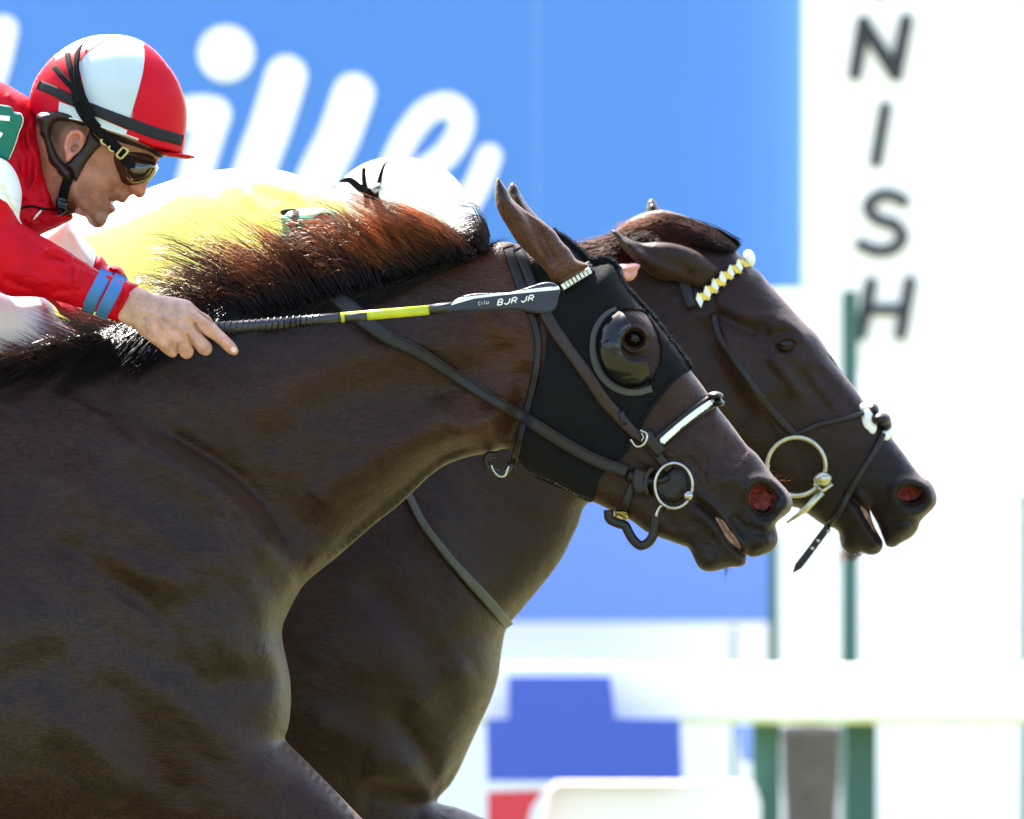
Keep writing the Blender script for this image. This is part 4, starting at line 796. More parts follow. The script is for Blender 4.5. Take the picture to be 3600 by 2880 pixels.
blob('ear', J1((815, 520), (792, 430), (800, 340), (840, 250), (900, 200), (970, 184), (1035, 210), (1080, 270), (1078, 350), (1040, 430), (985, 495), (920, 550), (868, 605), (838, 612), (820, 580)), -.088, [(0, 0, .009, 8)], [M['skin']], [('line', J1((850, 560), (830, 430), (850, 320), (910, 240), (980, 225), (1040, 280), (1030, 350)), 8, .006), ('pit', J1((880, 440), (910, 400), (980, 390), (1010, 430), (970, 470), (930, 500)), 6, -.008), ('line', J1((900, 300), (960, 290), (1000, 330)), 6, -.005), ('bump', J1((1010, 480)), 8, .005)], sp=4, parent=jk, base=(.48, .19, .14), tints=[('blob', J1((950, 380), (930, 460)), 16, (.24, .11, .09), .8)], hfun=lambda V, h, d: h + (.02 if False else 0))
# helmet
hl = empty('helmet', W(420, 400, 0), 'red and white riding helmet cover with grey elastic band worn by the near jockey', 'helmet')
cap_out = B((245, 905), (247, 850), (273, 745), (302, 670), (370, 572), (450, 482), (560, 400), (680, 336), (800, 301), (920, 292), (1070, 303), (1200, 350), (1300, 420), (1400, 530), (1490, 660), (1545, 790), (1570, 900), (1574, 1000), (1565, 1120), (1552, 1240), (1534, 1292), (1400, 1272), (1250, 1235), (1185, 1205), (1070, 1165), (900, 1110), (760, 1060), (640, 1032), (500, 1016), (340, 1020), (300, 980))
cap_h = [(B((900, 700))[0][0], B((900, 700))[0][1], .098, 150), (B((500, 950))[0][0], B((500, 950))[0][1], .095, 90), (B((1450, 900))[0][0], B((1450, 900))[0][1], .085, 120), (B((1100, 1100))[0][0], B((1100, 1100))[0][1], .098, 60)]
def cap_f(V, h, d):
    c = np.array(B((900, 830))[0]); q = V - c; r2 = (q[:, 0] / (700 * .41744)) ** 2 + (np.minimum(q[:, 1], 0) / (560 * .41744)) ** 2 + (np.maximum(q[:, 1], 0) / (1500 * .41744)) ** 2
    return .112 * np.sqrt(np.clip(1 - r2, .004, 1)) * np.clip(d / 2, 0, 1)
wp = B((1066, 296), (940, 325), (860, 368), (780, 425), (720, 480), (686, 525), (700, 650), (730, 770), (765, 878), (900, 935), (1113, 1030), (1150, 900), (1195, 740), (1225, 600), (1232, 500), (1222, 395), (1205, 335))
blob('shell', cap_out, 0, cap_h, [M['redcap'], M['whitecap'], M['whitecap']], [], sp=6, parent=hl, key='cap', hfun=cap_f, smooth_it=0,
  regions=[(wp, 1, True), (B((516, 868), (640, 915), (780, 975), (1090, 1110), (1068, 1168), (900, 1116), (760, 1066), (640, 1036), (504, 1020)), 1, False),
           (B((480, 518), (470, 470), (560, 385), (700, 315), (920, 280), (1062, 296), (940, 328), (860, 368), (790, 415), (740, 432), (728, 380), (690, 420), (650, 425)), 2, False)])  # top patch is the sun's satin sheen, painted white on the red cap
mb = MB()
for pts in (B((1222, 395), (1232, 500), (1225, 600), (1195, 740), (1150, 900), (1113, 1030)), B((1062, 305), (940, 330), (860, 370), (780, 425), (720, 480), (686, 525))): strap(mb, 'cap', pts, 3, .0006, .0004)
mb.build('seam', [M['redcap']], hl, True)
mb = MB(); strap(mb, 'cap', B((333, 720), (450, 770), (640, 865), (850, 955), (1100, 1052), (1350, 1140), (1480, 1172), (1545, 1190)), [33, 34, 36, 37, 39, 41, 40, 38], .0015, .002); mb.build('elastic_band', [M['band']], hl, True)
mb = MB(); strap(mb, 'cap', B((500, 1000), (640, 1020), (760, 1050), (900, 1098), (1070, 1152), (1180, 1192)), 9, .001, .001); mb.build('hem', [M['white']], hl, True)
blob('peak', B((1185, 1206), (1250, 1236), (1400, 1272), (1540, 1292), (1600, 1305), (1642, 1325), (1600, 1338), (1500, 1333), (1400, 1318), (1290, 1275)), 0, [(0, 0, .075, 12)], [M['redcap']], sp=5, parent=hl)
blob('liner', J1((1150, 130), (1400, 200), (1600, 290), (1780, 380), (1900, 440), (2070, 520), (2060, 550), (1900, 500), (1700, 440), (1520, 400), (1350, 330), (1200, 240)), 0, [(0, 0, .092, 14)], [M['leather']], sp=6, parent=hl)
blob('nape_pad', J1((460, 60), (1150, 120), (1100, 170), (900, 130), (700, 140), (660, 260), (700, 420), (760, 540), (840, 640), (930, 740), (860, 870), (800, 830), (720, 720), (640, 640), (590, 480), (550, 330), (500, 250), (490, 160)), -.055, [(0, 0, .052, 16)], [M['leather_b']], sp=6, parent=hl)
blob('ear_strap', J1((1130, 170), (1200, 260), (1290, 380), (1200, 490), (1100, 620), (1030, 740), (950, 858), (925, 800), (880, 720), (800, 660), (870, 600), (960, 495), (1060, 380), (1100, 260)), -.072, [(0, 0, .019, 10)], [M['leather_b']], [('line', J1((1230, 440), (1080, 610), (960, 800)), 3, -.0015)], sp=5, parent=hl)
mb = MB(); pp = J1((905, 760), (870, 860), (835, 960), (810, 1080)); strap(mb, 'head', pp, 34, .004, .006); strap(mb, 'head', J1((900, 830), (830, 800), (760, 720)), 16, .004, .003); mb.build('chin_strap', [M['black']], hl, True)
blob('chin_buckle', J1((720, 1060), (790, 1050), (850, 1090), (860, 1160), (850, 1230), (790, 1270), (740, 1300), (705, 1210), (700, 1130)), -.075, [(0, 0, .012, 8)], [M['plastic']], [('line', J1((760, 1080), (840, 1110)), 5, -.004), ('line', J1((740, 1180), (840, 1200)), 6, .004)], sp=4, parent=hl)
blob('chin_cup', J1((850, 1180), (930, 1250), (880, 1285), (780, 1295), (760, 1280), (840, 1230)), -.02, [(0, 0, .04, 9)], [M['leather_b']], sp=5, parent=hl)
# goggles
gg = empty('goggles', W(470, 570, -.05), 'racing goggles with a glossy dark lens and brown foam edge on the near jockey', 'goggles')
blob('foam', J1((1330, 395), (1420, 380), (1640, 430), (1830, 480), (1960, 560), (1990, 650), (1945, 770), (1870, 850), (1740, 905), (1620, 915), (1540, 895), (1450, 810), (1380, 700), (1330, 600), (1315, 500)), -.02, [(0, 0, .056, 26)], [M['foam']], sp=6, parent=gg, feats=[('line', J1((1400, 430), (1390, 560), (1450, 700), (1540, 840)), 7, -.008)], key='foam')
blob('lens', J1((1520, 560), (1560, 480), (1640, 470), (1740, 505), (1860, 555), (1975, 615), (2000, 660), (1955, 760), (1890, 835), (1790, 885), (1690, 895), (1610, 860), (1550, 780), (1512, 680)), -.03, [(0, 0, .062, 34)], [M['lens']], sp=6, parent=gg, key='lens')
mb = MB(); strap(mb, 'lens', J1((1545, 500), (1530, 640), (1590, 800), (1690, 880), (1800, 870), (1900, 810), (1975, 700)), 8, .003, .001, dome=True); mb.build('rim', [M['brass']], gg, True)
def free_ribbon(pts, wd, yfun, t=.003, dome=False):
    mb = MB(); strap(mb, None, pts, wd, t, .0, ystart=yfun, dome=dome); return mb
def ycap(extra, dflt):
    return lambda q: min((surf('cap', q[0], q[1]) or 0), dflt(q)) - extra
mainp = J1((1700, 690), (1600, 570), (1500, 450), (1380, 330), (1240, 200)) + B((730, 960), (690, 850), (665, 740), (655, 640))
mb = free_ribbon(mainp, [34, 36, 36, 36, 40, 44, 52, 46, 20], ycap(.004, lambda q: -.098), .004); mb.build('strap', [M['black']], gg, True)
for i, (pts, wd) in enumerate(((B((700, 860), (650, 780), (560, 680), (465, 568)), 21), (B((680, 850), (640, 700), (600, 560), (580, 455)), 21), (B((700, 870), (672, 700), (660, 560), (680, 430), (722, 362)), [30, 26, 22, 22, 3]), (B((800, 1010), (735, 880), (705, 790), (690, 700)), [34, 32, 24, 8]))):
    mb = free_ribbon(pts, wd, (lambda e: ycap(.009 + e * .0016, lambda q: -.05))(i), .002); mb.build('strap_tail', [M['black']], gg, True)
mb = MB(); 
for q in (((1290, 320), (1275, 345), (1300, 385), (1335, 400)), ((1395, 410), (1372, 425), (1395, 470), (1440, 485))): mb.tube([W(p[0], p[1], -.112) for p in catmull(J1(*q), False, 3)], .0022, 8)
mb.tube([W(p[0], p[1], -.113) for p in J1((1545, 432), (1560, 428), (1605, 452), (1613, 470), (1610, 490), (1540, 564), (1520, 570), (1482, 545), (1473, 530), (1476, 512), (1545, 432), (1560, 428))], .0022, 8)
mb.build('buckle', [M['brass']], gg, True)
# silks
torso_out = [(-900, 520), (-650, 400), (-350, 315), (-100, 288), (0, 287), (58, 318), (105, 350), (135, 395), (165, 450), (190, 560), (215, 680), (240, 740), (258, 762), (215, 792), (140, 828), (90, 860), (-60, 1000), (-300, 1120), (-600, 1200), (-1000, 1280), (-1250, 1250), (-1350, 1000), (-1300, 750), (-1100, 600)]
tf = [('line', J2((150, 280), (190, 420), (230, 560), (240, 700)), 16, .012), ('line', J2((230, 450), (240, 600), (190, 760), (150, 850)), 9, .010), ('line', J2((260, 500), (290, 640), (330, 760)), 9, -.008), ('line', J2((180, 300), (150, 420), (160, 520)), 10, -.012), ('line', J2((100, 400), (160, 520), (140, 650)), 12, .010), ('line', J2((250, 620), (200, 760), (150, 860)), 5, -.006), ('line', J2((200, 580), (230, 640), (180, 740)), 5, .006), ('line', J2((160, 900), (240, 930), (330, 870)), 9, .008), ('line', J2((150, 960), (250, 890), (330, 850)), 6, -.006), ('line', J2((270, 640), (300, 800), (310, 850)), 5, .005), ('line', J2((50, 120), (110, 200), (170, 330)), 14, .010), ('line', J2((130, 200), (170, 300), (215, 460)), 7, -.007)]
tf += folds(1, 26, 100, 560, 110, 240, 1.2) + folds(2, 12, 160, 760, 90, 50, .3, am=(.002, .005))
blob('jacket', torso_out, .0, [(0, 500, .10, 110), (200, 700, .07, 60), (-400, 700, .19, 200), (0, 900, .13, 120), (-1000, 900, .18, 200)], [M['red']], tf, sp=8, parent=jk, key='torso', smooth_it=4)
mb = MB(); strap(mb, 'torso', J2((130, 840), (180, 828), (215, 825), (260, 838), (340, 845)), 8, .004, .002, dome=True); mb.build('collar_cord', [M['black']], jk, True)
mb = MB(); strap(mb, 'torso', J2((215, 905), (235, 880), (263, 848)), [4, 9, 5], .002, .003); mb.build('pin', [M['cream']], jk, True)
blob('breeches', [(-1300, 900), (-900, 1000), (-400, 1010), (-150, 985), (0, 1005), (90, 1020), (160, 1040), (185, 1070), (200, 1110), (235, 1150), (290, 1185), (340, 1225), (260, 1270), (100, 1290), (-100, 1300), (-400, 1500), (-700, 1560), (-900, 1450), (-1300, 1400)], .12, [(0, 0, .09, 90)], [M['cap_y']], [], sp=14, parent=jk)
blob('jacket_tail', Cc((240, 560), (340, 580), (470, 640), (600, 700), (680, 745), (700, 790), (620, 800), (540, 790), (470, 745), (400, 700), (350, 668), (320, 628)), .06, [(0, 0, .03, 26)], [M['red']], [('line', Cc((330, 620), (450, 700), (560, 760)), 12, .008)], sp=8, parent=jk)
# far sleeve and cuff
fs = [(60, 900), (120, 838), (180, 795), (214, 770), (235, 760), (252, 772), (267, 797), (284, 826), (313, 858), (336, 888), (345, 905), (352, 899), (366, 912), (378, 928), (400, 934), (424, 940), (440, 962), (452, 985), (470, 1002), (450, 1020), (400, 1015), (300, 1000), (180, 960)]
blob('far_sleeve', fs, .16, [(0, 0, .045, 46)], [M['white'], M['red']], [('line', [(250, 800), (290, 880), (330, 930)], 12, .008), ('line', [(360, 920), (400, 960), (450, 990)], 7, -.007), ('line', [(380, 940), (420, 950)], 5, .006)], sp=6, parent=jk, regions=[([(342, 880), (352, 885), (500, 900), (500, 1060), (300, 1060), (322, 960), (334, 925)], 1, False)], smooth_it=3)
# near sleeve
arm_out = [(-420, 560), (-200, 520), (-80, 535), (0, 554), (28, 570), (54, 604), (70, 645), (77, 682), (74, 720), (73, 780), (100, 800), (133, 821), (197, 858), (255, 893), (273, 907), (307, 926), (354, 955), (406, 972), (447, 990), (488, 1004), (478, 1040), (460, 1080), (440, 1110), (426, 1130), (383, 1121), (336, 1098), (290, 1086), (240, 1070), (174, 1053), (150, 1047), (87, 1044), (35, 1042), (0, 1028), (-60, 1000), (-200, 985), (-350, 950), (-460, 760)]
af = [('line', J2((450, 1120), (448, 1260), (445, 1400)), 4, -.004), ('line', J2((0, 930), (100, 1000), (200, 1050), (330, 1130), (440, 1160)), 4, -.0028), ('line', J2((260, 1110), (300, 1085), (400, 1110), (460, 1140)), 5, .007), ('line', J2((250, 1120), (350, 1140), (430, 1170)), 6, -.006),
      ('line', J2((500, 1180), (480, 1250), (470, 1330)), 11, .005), ('line', J2((700, 1460), (760, 1400), (790, 1330)), 5, .006), ('line', J2((740, 1500), (790, 1400), (820, 1330)), 5, -.005), ('line', J2((720, 1440), (760, 1340)), 4, -.005), ('line', J2((300, 1350), (380, 1330), (440, 1340)), 12, -.006), ('line', J2((60, 1200), (200, 1260), (330, 1290)), 20, .006), ('line', J2((20, 1250), (150, 1320)), 14, -.006),
      ('line', J2((100, 920), (200, 1010)), 8, .006), ('line', J2((0, 640), (60, 720), (110, 860)), 14, .006), ('line', J2((20, 700), (60, 800), (100, 880)), 8, -.006)]
af += folds(3, 22, 200, 970, 220, 60, .35, am=(.001, .0035)) + folds(4, 12, 440, 1060, 30, 40, -1.1, l=(20, 60), am=(.001, .0035)) + folds(5, 8, 40, 640, 30, 60, 1.0, am=(.001, .003))
blob('near_sleeve', arm_out, -.17, [(0, 800, .07, 80), (100, 950, .06, 75), (300, 1010, .05, 66), (400, 1050, .044, 58), (470, 1060, .04, 50), (-200, 750, .085, 120)], [M['red'], M['white']], af, sp=6, parent=jk, key='arm', smooth_it=4, off=[(-200, 750, 0), (100, 950, 0), (300, 1010, -.012), (400, 1050, -.03), (480, 1070, -.042), (0, 600, 0)],
  regions=[([(-60, 500), (0, 550), (28, 566), (58, 602), (74, 645), (82, 682), (78, 720), (77, 790), (66, 775), (52, 748), (30, 715), (0, 697), (-40, 680), (-200, 660), (-200, 520)], 1, False)])
for pts in (J2((652, 1208), (612, 1300), (575, 1370), (531, 1462)), J2((740, 1238), (700, 1330), (664, 1400), (614, 1496))):
    mb = MB(); strap(mb, 'arm', pts, 46, .0015, .002, nacross=9); o = mb.build('arm_band', [M['blue_band']], jk, True)
# green number patch on the shoulder
blob('number_patch', J2((-160, 200), (0, 203), (75, 225), (85, 250), (130, 262), (141, 285), (138, 320), (118, 365), (98, 430), (75, 490), (52, 541), (0, 525), (-150, 500)), -.15, [(0, 0, .014, 5)], [M['green']], [], sp=7, parent=jk, key='patch')
mb = MB(); strap(mb, 'patch', J2((-60, 275), (0, 284), (62, 290)), 18, .0015, .001); strap(mb, 'patch', J2((-60, 430), (-10, 400), (8, 372)), 18, .0015, .001); strap(mb, 'patch', J2((-60, 275), (-75, 350), (-60, 430)), 18, .0015, .001); mb.build('digit', [M['cream']], jk, False)
mb = MB(); strap(mb, 'patch', J2((85, 250), (130, 262), (140, 285), (137, 320), (118, 365), (98, 430), (75, 490), (54, 538)), 3, .003, .0); mb.build('patch_edge', [M['cream']], jk, True)
# hand
hand_out = J3((560, 520), (660, 566), (780, 620), (880, 668), (1050, 690), (1200, 715), (1330, 757), (1390, 815), (1460, 876), (1520, 912), (1548, 925), (1580, 958), (1620, 1015), (1660, 1058), (1760, 1155), (1850, 1245), (1915, 1325), (1936, 1385), (1920, 1420), (1880, 1436), (1840, 1426), (1780, 1388), (1700, 1312), (1600, 1235), (1520, 1192), (1468, 1150), (1500, 1192), (1560, 1255), (1600, 1315), (1604, 1370), (1580, 1415), (1530, 1440), (1480, 1432), (1430, 1400), (1390, 1350), (1352, 1310), (1372, 1360), (1362, 1425), (1325, 1470), (1270, 1483), (1215, 1458), (1170, 1408), (1155, 1438), (1110, 1465), (1060, 1450), (1000, 1410), (930, 1350), (800, 1252), (700, 1180), (590, 1080), (500, 1040), (440, 1000), (360, 960))
th_h = [(p[0], p[1], t, r) for p, t, r in ((J3((500, 750))[0], .018, 30), (J3((640, 850))[0], .024, 34), (J3((900, 950))[0], .026, 30), (J3((1250, 950))[0], .027, 24), (J3((1050, 1250))[0], .026, 24), (J3((1700, 1200))[0], .0115, 12), (J3((1880, 1380))[0], .0095, 11), (J3((1500, 1330))[0], .013, 13), (J3((1290, 1400))[0], .012, 12), (J3((1100, 1400))[0], .011, 10), (J3((1540, 960))[0], .01, 9))]
hfe = [('line', J3((1380, 1010), (1400, 1080), (1465, 1155)), 5, -.010), ('line', J3((1380, 820), (1440, 900), (1540, 970), (1650, 1060)), 5, -.009), ('line', J3((1400, 930), (1500, 990), (1640, 1120), (1860, 1360)), 16, .006), ('bump', J3((1350, 930)), 20, .006), ('bump', J3((1240, 1120)), 18, .006), ('bump', J3((1160, 1230)), 17, .005), ('bump', J3((1010, 1330)), 17, .005),
       ('line', J3((1350, 1310), (1320, 1220), (1290, 1160)), 5, -.008), ('line', J3((1165, 1405), (1160, 1350), (1180, 1300)), 4.5, -.009), ('line', J3((1140, 1370), (1100, 1320)), 4, -.004), ('line', J3((1240, 1120), (1400, 1260), (1540, 1380)), 15, .005), ('line', J3((1180, 1240), (1270, 1380)), 14, .004),
       ('line', J3((620, 860), (850, 900), (1100, 980), (1300, 940)), 9, .0016), ('line', J3((850, 920), (980, 960), (1090, 1040), (1220, 1110)), 5, .0016), ('line', J3((800, 960), (980, 1060), (1140, 1220)), 8, .0018), ('line', J3((1010, 1010), (1120, 1060)), 4, -.0016), ('line', J3((720, 1000), (900, 1180), (1000, 1310)), 8, .0015), ('line', J3((900, 930), (1020, 1010)), 5, -.0012), ('line', J3((1300, 880), (1400, 960)), 5, -.0016), ('line', J3((1320, 960), (1380, 1020)), 3, -.0016)]
rh = random.Random(3)
for i in range(46):
    x, y = rh.uniform(620, 1330), rh.uniform(680, 1330); a = rh.gauss(.6, .5); l = rh.uniform(25, 70)
    hfe.append(('line', J3((x, y), (x + math.cos(a) * l, y + math.sin(a) * l)), rh.uniform(1.6, 3), rh.choice((-1, 1)) * rh.uniform(.0002, .0006)))
for c in ((1210, 1130), (1130, 1230), (1350, 940)):
    for k in range(3): hfe.append(('line', J3((c[0] - 34, c[1] - 20 + 17 * k), (c[0], c[1] - 26 + 17 * k), (c[0] + 34, c[1] - 14 + 17 * k)), 2.2, -.0009))
for i in range(5): hfe.append(('line', J3((1590 + i * 16, 1130 - i * 2), (1640 + i * 14, 1085 + i * 4)), 2.2, -.0014 if i % 2 else .0008))
for i in range(3): hfe.append(('line', J3((1760 + i * 18, 1265 - i * 2), (1800 + i * 14, 1225 + i * 6)), 2.2, -.0008))
blob('hand', hand_out, -.215, th_h, [M['skin']], hfe, sp=3.6, parent=jk, base=(.46, .26, .195), tints=[('blob', J3((1240, 1140)), 16, (.50, .24, .17), .6), ('blob', J3((1860, 1370), (1760, 1240)), 22, (.56, .26, .20), .6), ('blob', J3((1020, 1320)), 20, (.50, .24, .17), .5), ('blob', J3((1290, 1400)), 20, (.44, .20, .12), .6), ('blob', J3((1530, 1380)), 20, (.5, .24, .17), .5), ('blob', J3((1000, 800), (1250, 850)), 40, (.40, .27, .22), .6), ('blob', J3((650, 900)), 60, (.36, .24, .17), .5)], smooth_it=4, key='hand')['label'] = 'hand pointing with its index finger'
blob('fingernail', J3((1835, 1340), (1868, 1325), (1905, 1345), (1908, 1385), (1880, 1410), (1845, 1390)), -.226, [(0, 0, .003, 3)], [mat('nail', (.75, .48, .42), .25)], sp=3, parent=jk)
ah = []
for i in range(260):
    p = np.array(J3((rng.uniform(560, 1000), rng.uniform(640, 1150)))[0]); sv = surf('hand', *p)
    if sv is None: continue
    a = rng.normal(.9, .35); L = rng.uniform(5, 11); q = p + np.array([math.cos(a), math.sin(a)]) * L
    a0 = W(p[0], p[1], -.215); b0 = W(q[0], q[1], -.215); ah.append([(a0[0], sv, a0[2]), ((a0[0] + b0[0]) / 2, sv - .0012, (a0[2] + b0[2]) / 2), (b0[0], (surf('hand', *q) or sv) - .001, b0[2])])
strands('arm_hair', ah, M['hairdark'], jk, .00012)
# whip
wh = empty('riding_crop', W(1300, 1100, -.2), 'black riding whip with a yellow section and dark flap held by the near jockey', 'whip')
def rod(mb, p0, p1, r0, r1, n=2, y=-.2, nn=12):
    mb.tube([W(p0[0] + (p1[0] - p0[0]) * t / n, p0[1] + (p1[1] - p0[1]) * t / n, y) for t in range(n + 1)], [r0 + (r1 - r0) * t / n for t in range(n + 1)], nn)
mb = MB(); rod(mb, J3((1500, 1120))[0], Dd((250, 1136))[0], .0115, .0088); mb.build('grip', [M['crop_b']], wh, True)
mb = MB(); g0, g1 = np.array(J3((1600, 1112))[0]), np.array(Dd((400, 1122))[0])
hx = []
for i in range(480):
    t = i / 479; p = g0 + (g1 - g0) * t; r = .0118 + (.0088 - .0118) * t; x, _, z = W(p[0], p[1], -.2); q = i / 479 * 17 * 6.2832; hx.append((x, -.2 + r * math.sin(q), z + r * math.cos(q)))
mb.tube(hx, .0013, 5); mb.build('grip_winding', [M['crop_b']], wh, True)
mb = MB(); rod(mb, Dd((250, 1136))[0], Dd((536, 1108))[0], .0088, .0082); mb.build('shaft', [M['crop_b']], wh, True)
mb = MB(); rod(mb, Dd((536, 1108))[0], Dd((1094, 1060))[0], .0082, .0078); mb.build('yellow_tape', [M['crop_y']], wh, True)
mb = MB(); rod(mb, Dd((560, 1112))[0], Dd((700, 1100))[0], .0075, .0075, y=-.2025); mb.build('tape_print', [M['crop_b']], wh, True)
mb = MB(); rod(mb, Dd((1094, 1060))[0], Dd((1290, 1036))[0], .0084, .0084); mb.build('shaft', [M['crop_b']], wh, True)
blob('flap', Dd((1228, 1034), (1250, 1004), (1275, 988), (1600, 950), (1912, 914), (1920, 925), (1908, 985), (1893, 1044), (1600, 1056), (1300, 1066), (1232, 1066)), -.2, [(0, 0, .009, 4)], [M['crop_flap'], M['cream']], [], sp=5, parent=wh, raw=False, key='flap', regions=[(Dd((1228, 1034), (1272, 984), (1915, 906), (1916, 932), (1600, 962), (1380, 988), (1260, 1022)), 1, False)])  # cream strip paints the sunlit top edge of the flap
mb = MB()
def glyph(ch, x0, y0, w_, h_, sl_=.25, ang=-.03):
    sh = {'B': [((0, 0), (0, 1)), ((0, 0), (.7, 0), (.9, .25), (.6, .48), (0, .48)), ((.6, .48), (1, .75), (.7, 1), (0, 1))], 'J': [((.9, 0), (.9, .75), (.6, 1), (.2, 1), (0, .75))], 'R': [((0, 0), (0, 1)), ((0, 0), (.7, 0), (.95, .25), (.7, .5), (0, .5)), ((.45, .5), (1, 1))], 'L': [((0, 0), (0, 1), (.8, 1))], 'c': [((1, .2), (.3, .2), (0, .6), (.3, 1), (1, 1))], 'l': [((.3, 0), (.3, 1))], 'u': [((0, .3), (0, .9), (.5, 1), (1, .8), (1, .3))], 'i': [((.4, .3), (.4, 1))]}[ch]
    out = []
    for st in sh: out.append([(x0 + w_ * p[0] + (1 - p[1]) * sl_ * h_, y0 + h_ * p[1] + ang * 0 - .13 * (w_ * p[0])) for p in st])
    return out
cx_ = 1525
for ch in 'BJR JR':
    if ch == ' ': cx_ += 18; continue
    for st in glyph(ch, cx_, 1028 - 32 - (cx_ - 1525) * .13, 30, 34): strap(mb, 'flap', Dd(*st), 4.2, .0008, .0004, nacross=3, smooth=False, step=3)
    cx_ += 44
cx_ = 1405
for ch in 'cilu':
    for st in glyph(ch, cx_, 1032 - 26 - (cx_ - 1405) * .13, 12, 24, 0): strap(mb, 'flap', Dd(*st), 1.6, .0006, .0004, nacross=3, step=3)
    cx_ += 17
mb.build('lettering', [M['cream']], wh)

# ------------------------------------------------------------------ far horse
Y2 = .85
h2 = empty('horse', W(-300, 4650, Y2), 'dark bay racehorse on the far side with yellow and white diamond browband', 'horse')
h2_out = ([(2120, 850), (2160, 815)] + L_((420, 290), (500, 240), (600, 205), (700, 190), (850, 225), (1000, 283), (1150, 372), (1240, 450), (1300, 540), (1375, 610), (1450, 668), (1530, 765), (1600, 840), (1660, 905), (1730, 985), (1800, 1060), (1870, 1125), (1925, 1200), (1990, 1300), (2050, 1390))
  + G((640, 745), (690, 810), (745, 880), (795, 950), (850, 1012), (905, 1095), (960, 1165), (1010, 1235), (1040, 1268), (1070, 1285), (1090, 1318), (1100, 1352), (1097, 1382), (1075, 1412), (1048, 1438), (1028, 1462), (1018, 1492), (995, 1522), (945, 1552), (912, 1570), (886, 1566), (870, 1535), (856, 1500), (840, 1462), (822, 1430), (812, 1408), (818, 1440), (830, 1475), (848, 1510), (866, 1545), (865, 1575), (845, 1597), (805, 1603), (775, 1592), (740, 1600), (712, 1592), (690, 1572), (680, 1540), (672, 1502), (652, 1487), (620, 1478), (560, 1440), (510, 1405), (440, 1385), (380, 1340), (250, 1220), (100, 1130))
  + [(2300, 1640), (2200, 1700), (2120, 1760)] + A((1238, 1060), (1215, 1110), (1180, 1180), (1135, 1240), (1100, 1282), (1066, 1325), (1057, 1365), (1050, 1420), (1035, 1470), (1010, 1525), (985, 1580), (966, 1622), (950, 1650), (921, 1688), (960, 1700), (1025, 1726))
  + [(1900, 2960), (2150, 3080), (2500, 3150), (2800, 3300), (2900, 3500), (2780, 3600), (2650, 3400), (2300, 3250), (1900, 3180), (1500, 3120), (1000, 3060), (500, 2960), (0, 3040), (-500, 3100), (-1000, 3060), (-1350, 3000), (-1600, 3250), (-1900, 3700), (-2100, 3650), (-1950, 3200), (-2050, 2700), (-2150, 2200), (-2000, 1850), (-1700, 1620), (-1200, 1540), (-600, 1500), (0, 1400), (400, 1260), (800, 1160), (1200, 1085), (1500, 1020), (1800, 960), (1980, 900)])
h2_T = [(3260, 1790, .05, 65), (3150, 1760, .058, 65), (3140, 1880, .04, 50), (3050, 1920, .034, 44), (2950, 1500, .062, 85), (3080, 1620, .055, 75), (2700, 1150, .088, 100), (2550, 850, .06, 60), (2800, 1280, .08, 90), (2550, 1400, .088, 110), (2480, 1150, .088, 110), (2850, 1750, .05, 60), (2300, 860, .05, 60), (2200, 1100, .07, 90), (2000, 1100, .08, 110), (1900, 1500, .10, 170), (1500, 1250, .12, 170), (1800, 1900, .12, 190), (1500, 1700, .17, 240), (1500, 2300, .23, 260), (1000, 1600, .18, 250), (1650, 2550, .15, 140), (1000, 2300, .26, 320), (500, 1600, .17, 220), (-800, 2200, .31, 400), (-1700, 2200, .25, 330), (2500, 3200, .05, 60), (1700, 3000, .10, 110), (-1900, 3300, .05, 60)]
h2_feats = [('line', L_((1150, 930), (1350, 1000), (1550, 1010), (1700, 1030)), 22, .006), ('line', L_((1480, 1110), (1600, 1060), (1720, 1100), (1800, 1200)), 22, .009), ('line', L_((1080, 950), (1250, 1060), (1430, 1130)), 26, -.010), ('bump', L_((1450, 1130)), 40, -.006),
  ('pit', L_((1545, 1215), (1590, 1185), (1650, 1175), (1700, 1200), (1700, 1245), (1650, 1280), (1590, 1280)), 12, -.010), ('line', L_((1540, 1210), (1600, 1168), (1680, 1160), (1730, 1200)), 8, .006), ('line', L_((1545, 1270), (1620, 1310), (1710, 1290)), 9, .004),
  ('line', L_((1500, 1290), (1620, 1420), (1760, 1600)), 24, .008), ('line', G((480, 790), (560, 900), (650, 1000)), 30, -.007), ('line', G((560, 780), (640, 880), (760, 1010)), 20, -.006), ('step', G((150, 560), (165, 700), (250, 860), (350, 1000)), 26, -.014, 90),
  ('line', G((150, 640), (230, 800), (340, 960)), 24, .008),
  ('pit', G((920, 1350), (935, 1315), (975, 1298), (1030, 1310), (1050, 1335), (1040, 1375), (1000, 1395), (955, 1390)), 20, -.050), ('line', G((905, 1370), (910, 1310), (960, 1280), (1030, 1290), (1070, 1330), (1065, 1385), (1010, 1425), (940, 1420)), 15, .009),
  ('line', G((700, 1330), (760, 1380), (800, 1420)), 12, -.010), ('line', G((740, 1320), (800, 1390), (840, 1440)), 18, .006), ('line', G((700, 1380), (760, 1450), (820, 1540)), 16, .005), ('bump', G((960, 1480)), 30, .008), ('bump', G((830, 1560)), 16, .006), ('line', G((880, 1450), (950, 1460), (1000, 1440)), 10, -.004),
  ('line', A((900, 1060), (960, 1200), (1000, 1330)), 60, .010), ('line', A((760, 1200), (870, 1330), (960, 1500)), 60, -.012), ('line', A((870, 1500), (930, 1440), (1000, 1400)), 50, .010), ('line', A((820, 1480), (900, 1600), (930, 1680)), 34, -.012), ('step', A((921, 1688), (860, 1660), (760, 1640)), 24, .016, 130), ('line', A((640, 1500), (760, 1560), (900, 1640)), 60, .012)]
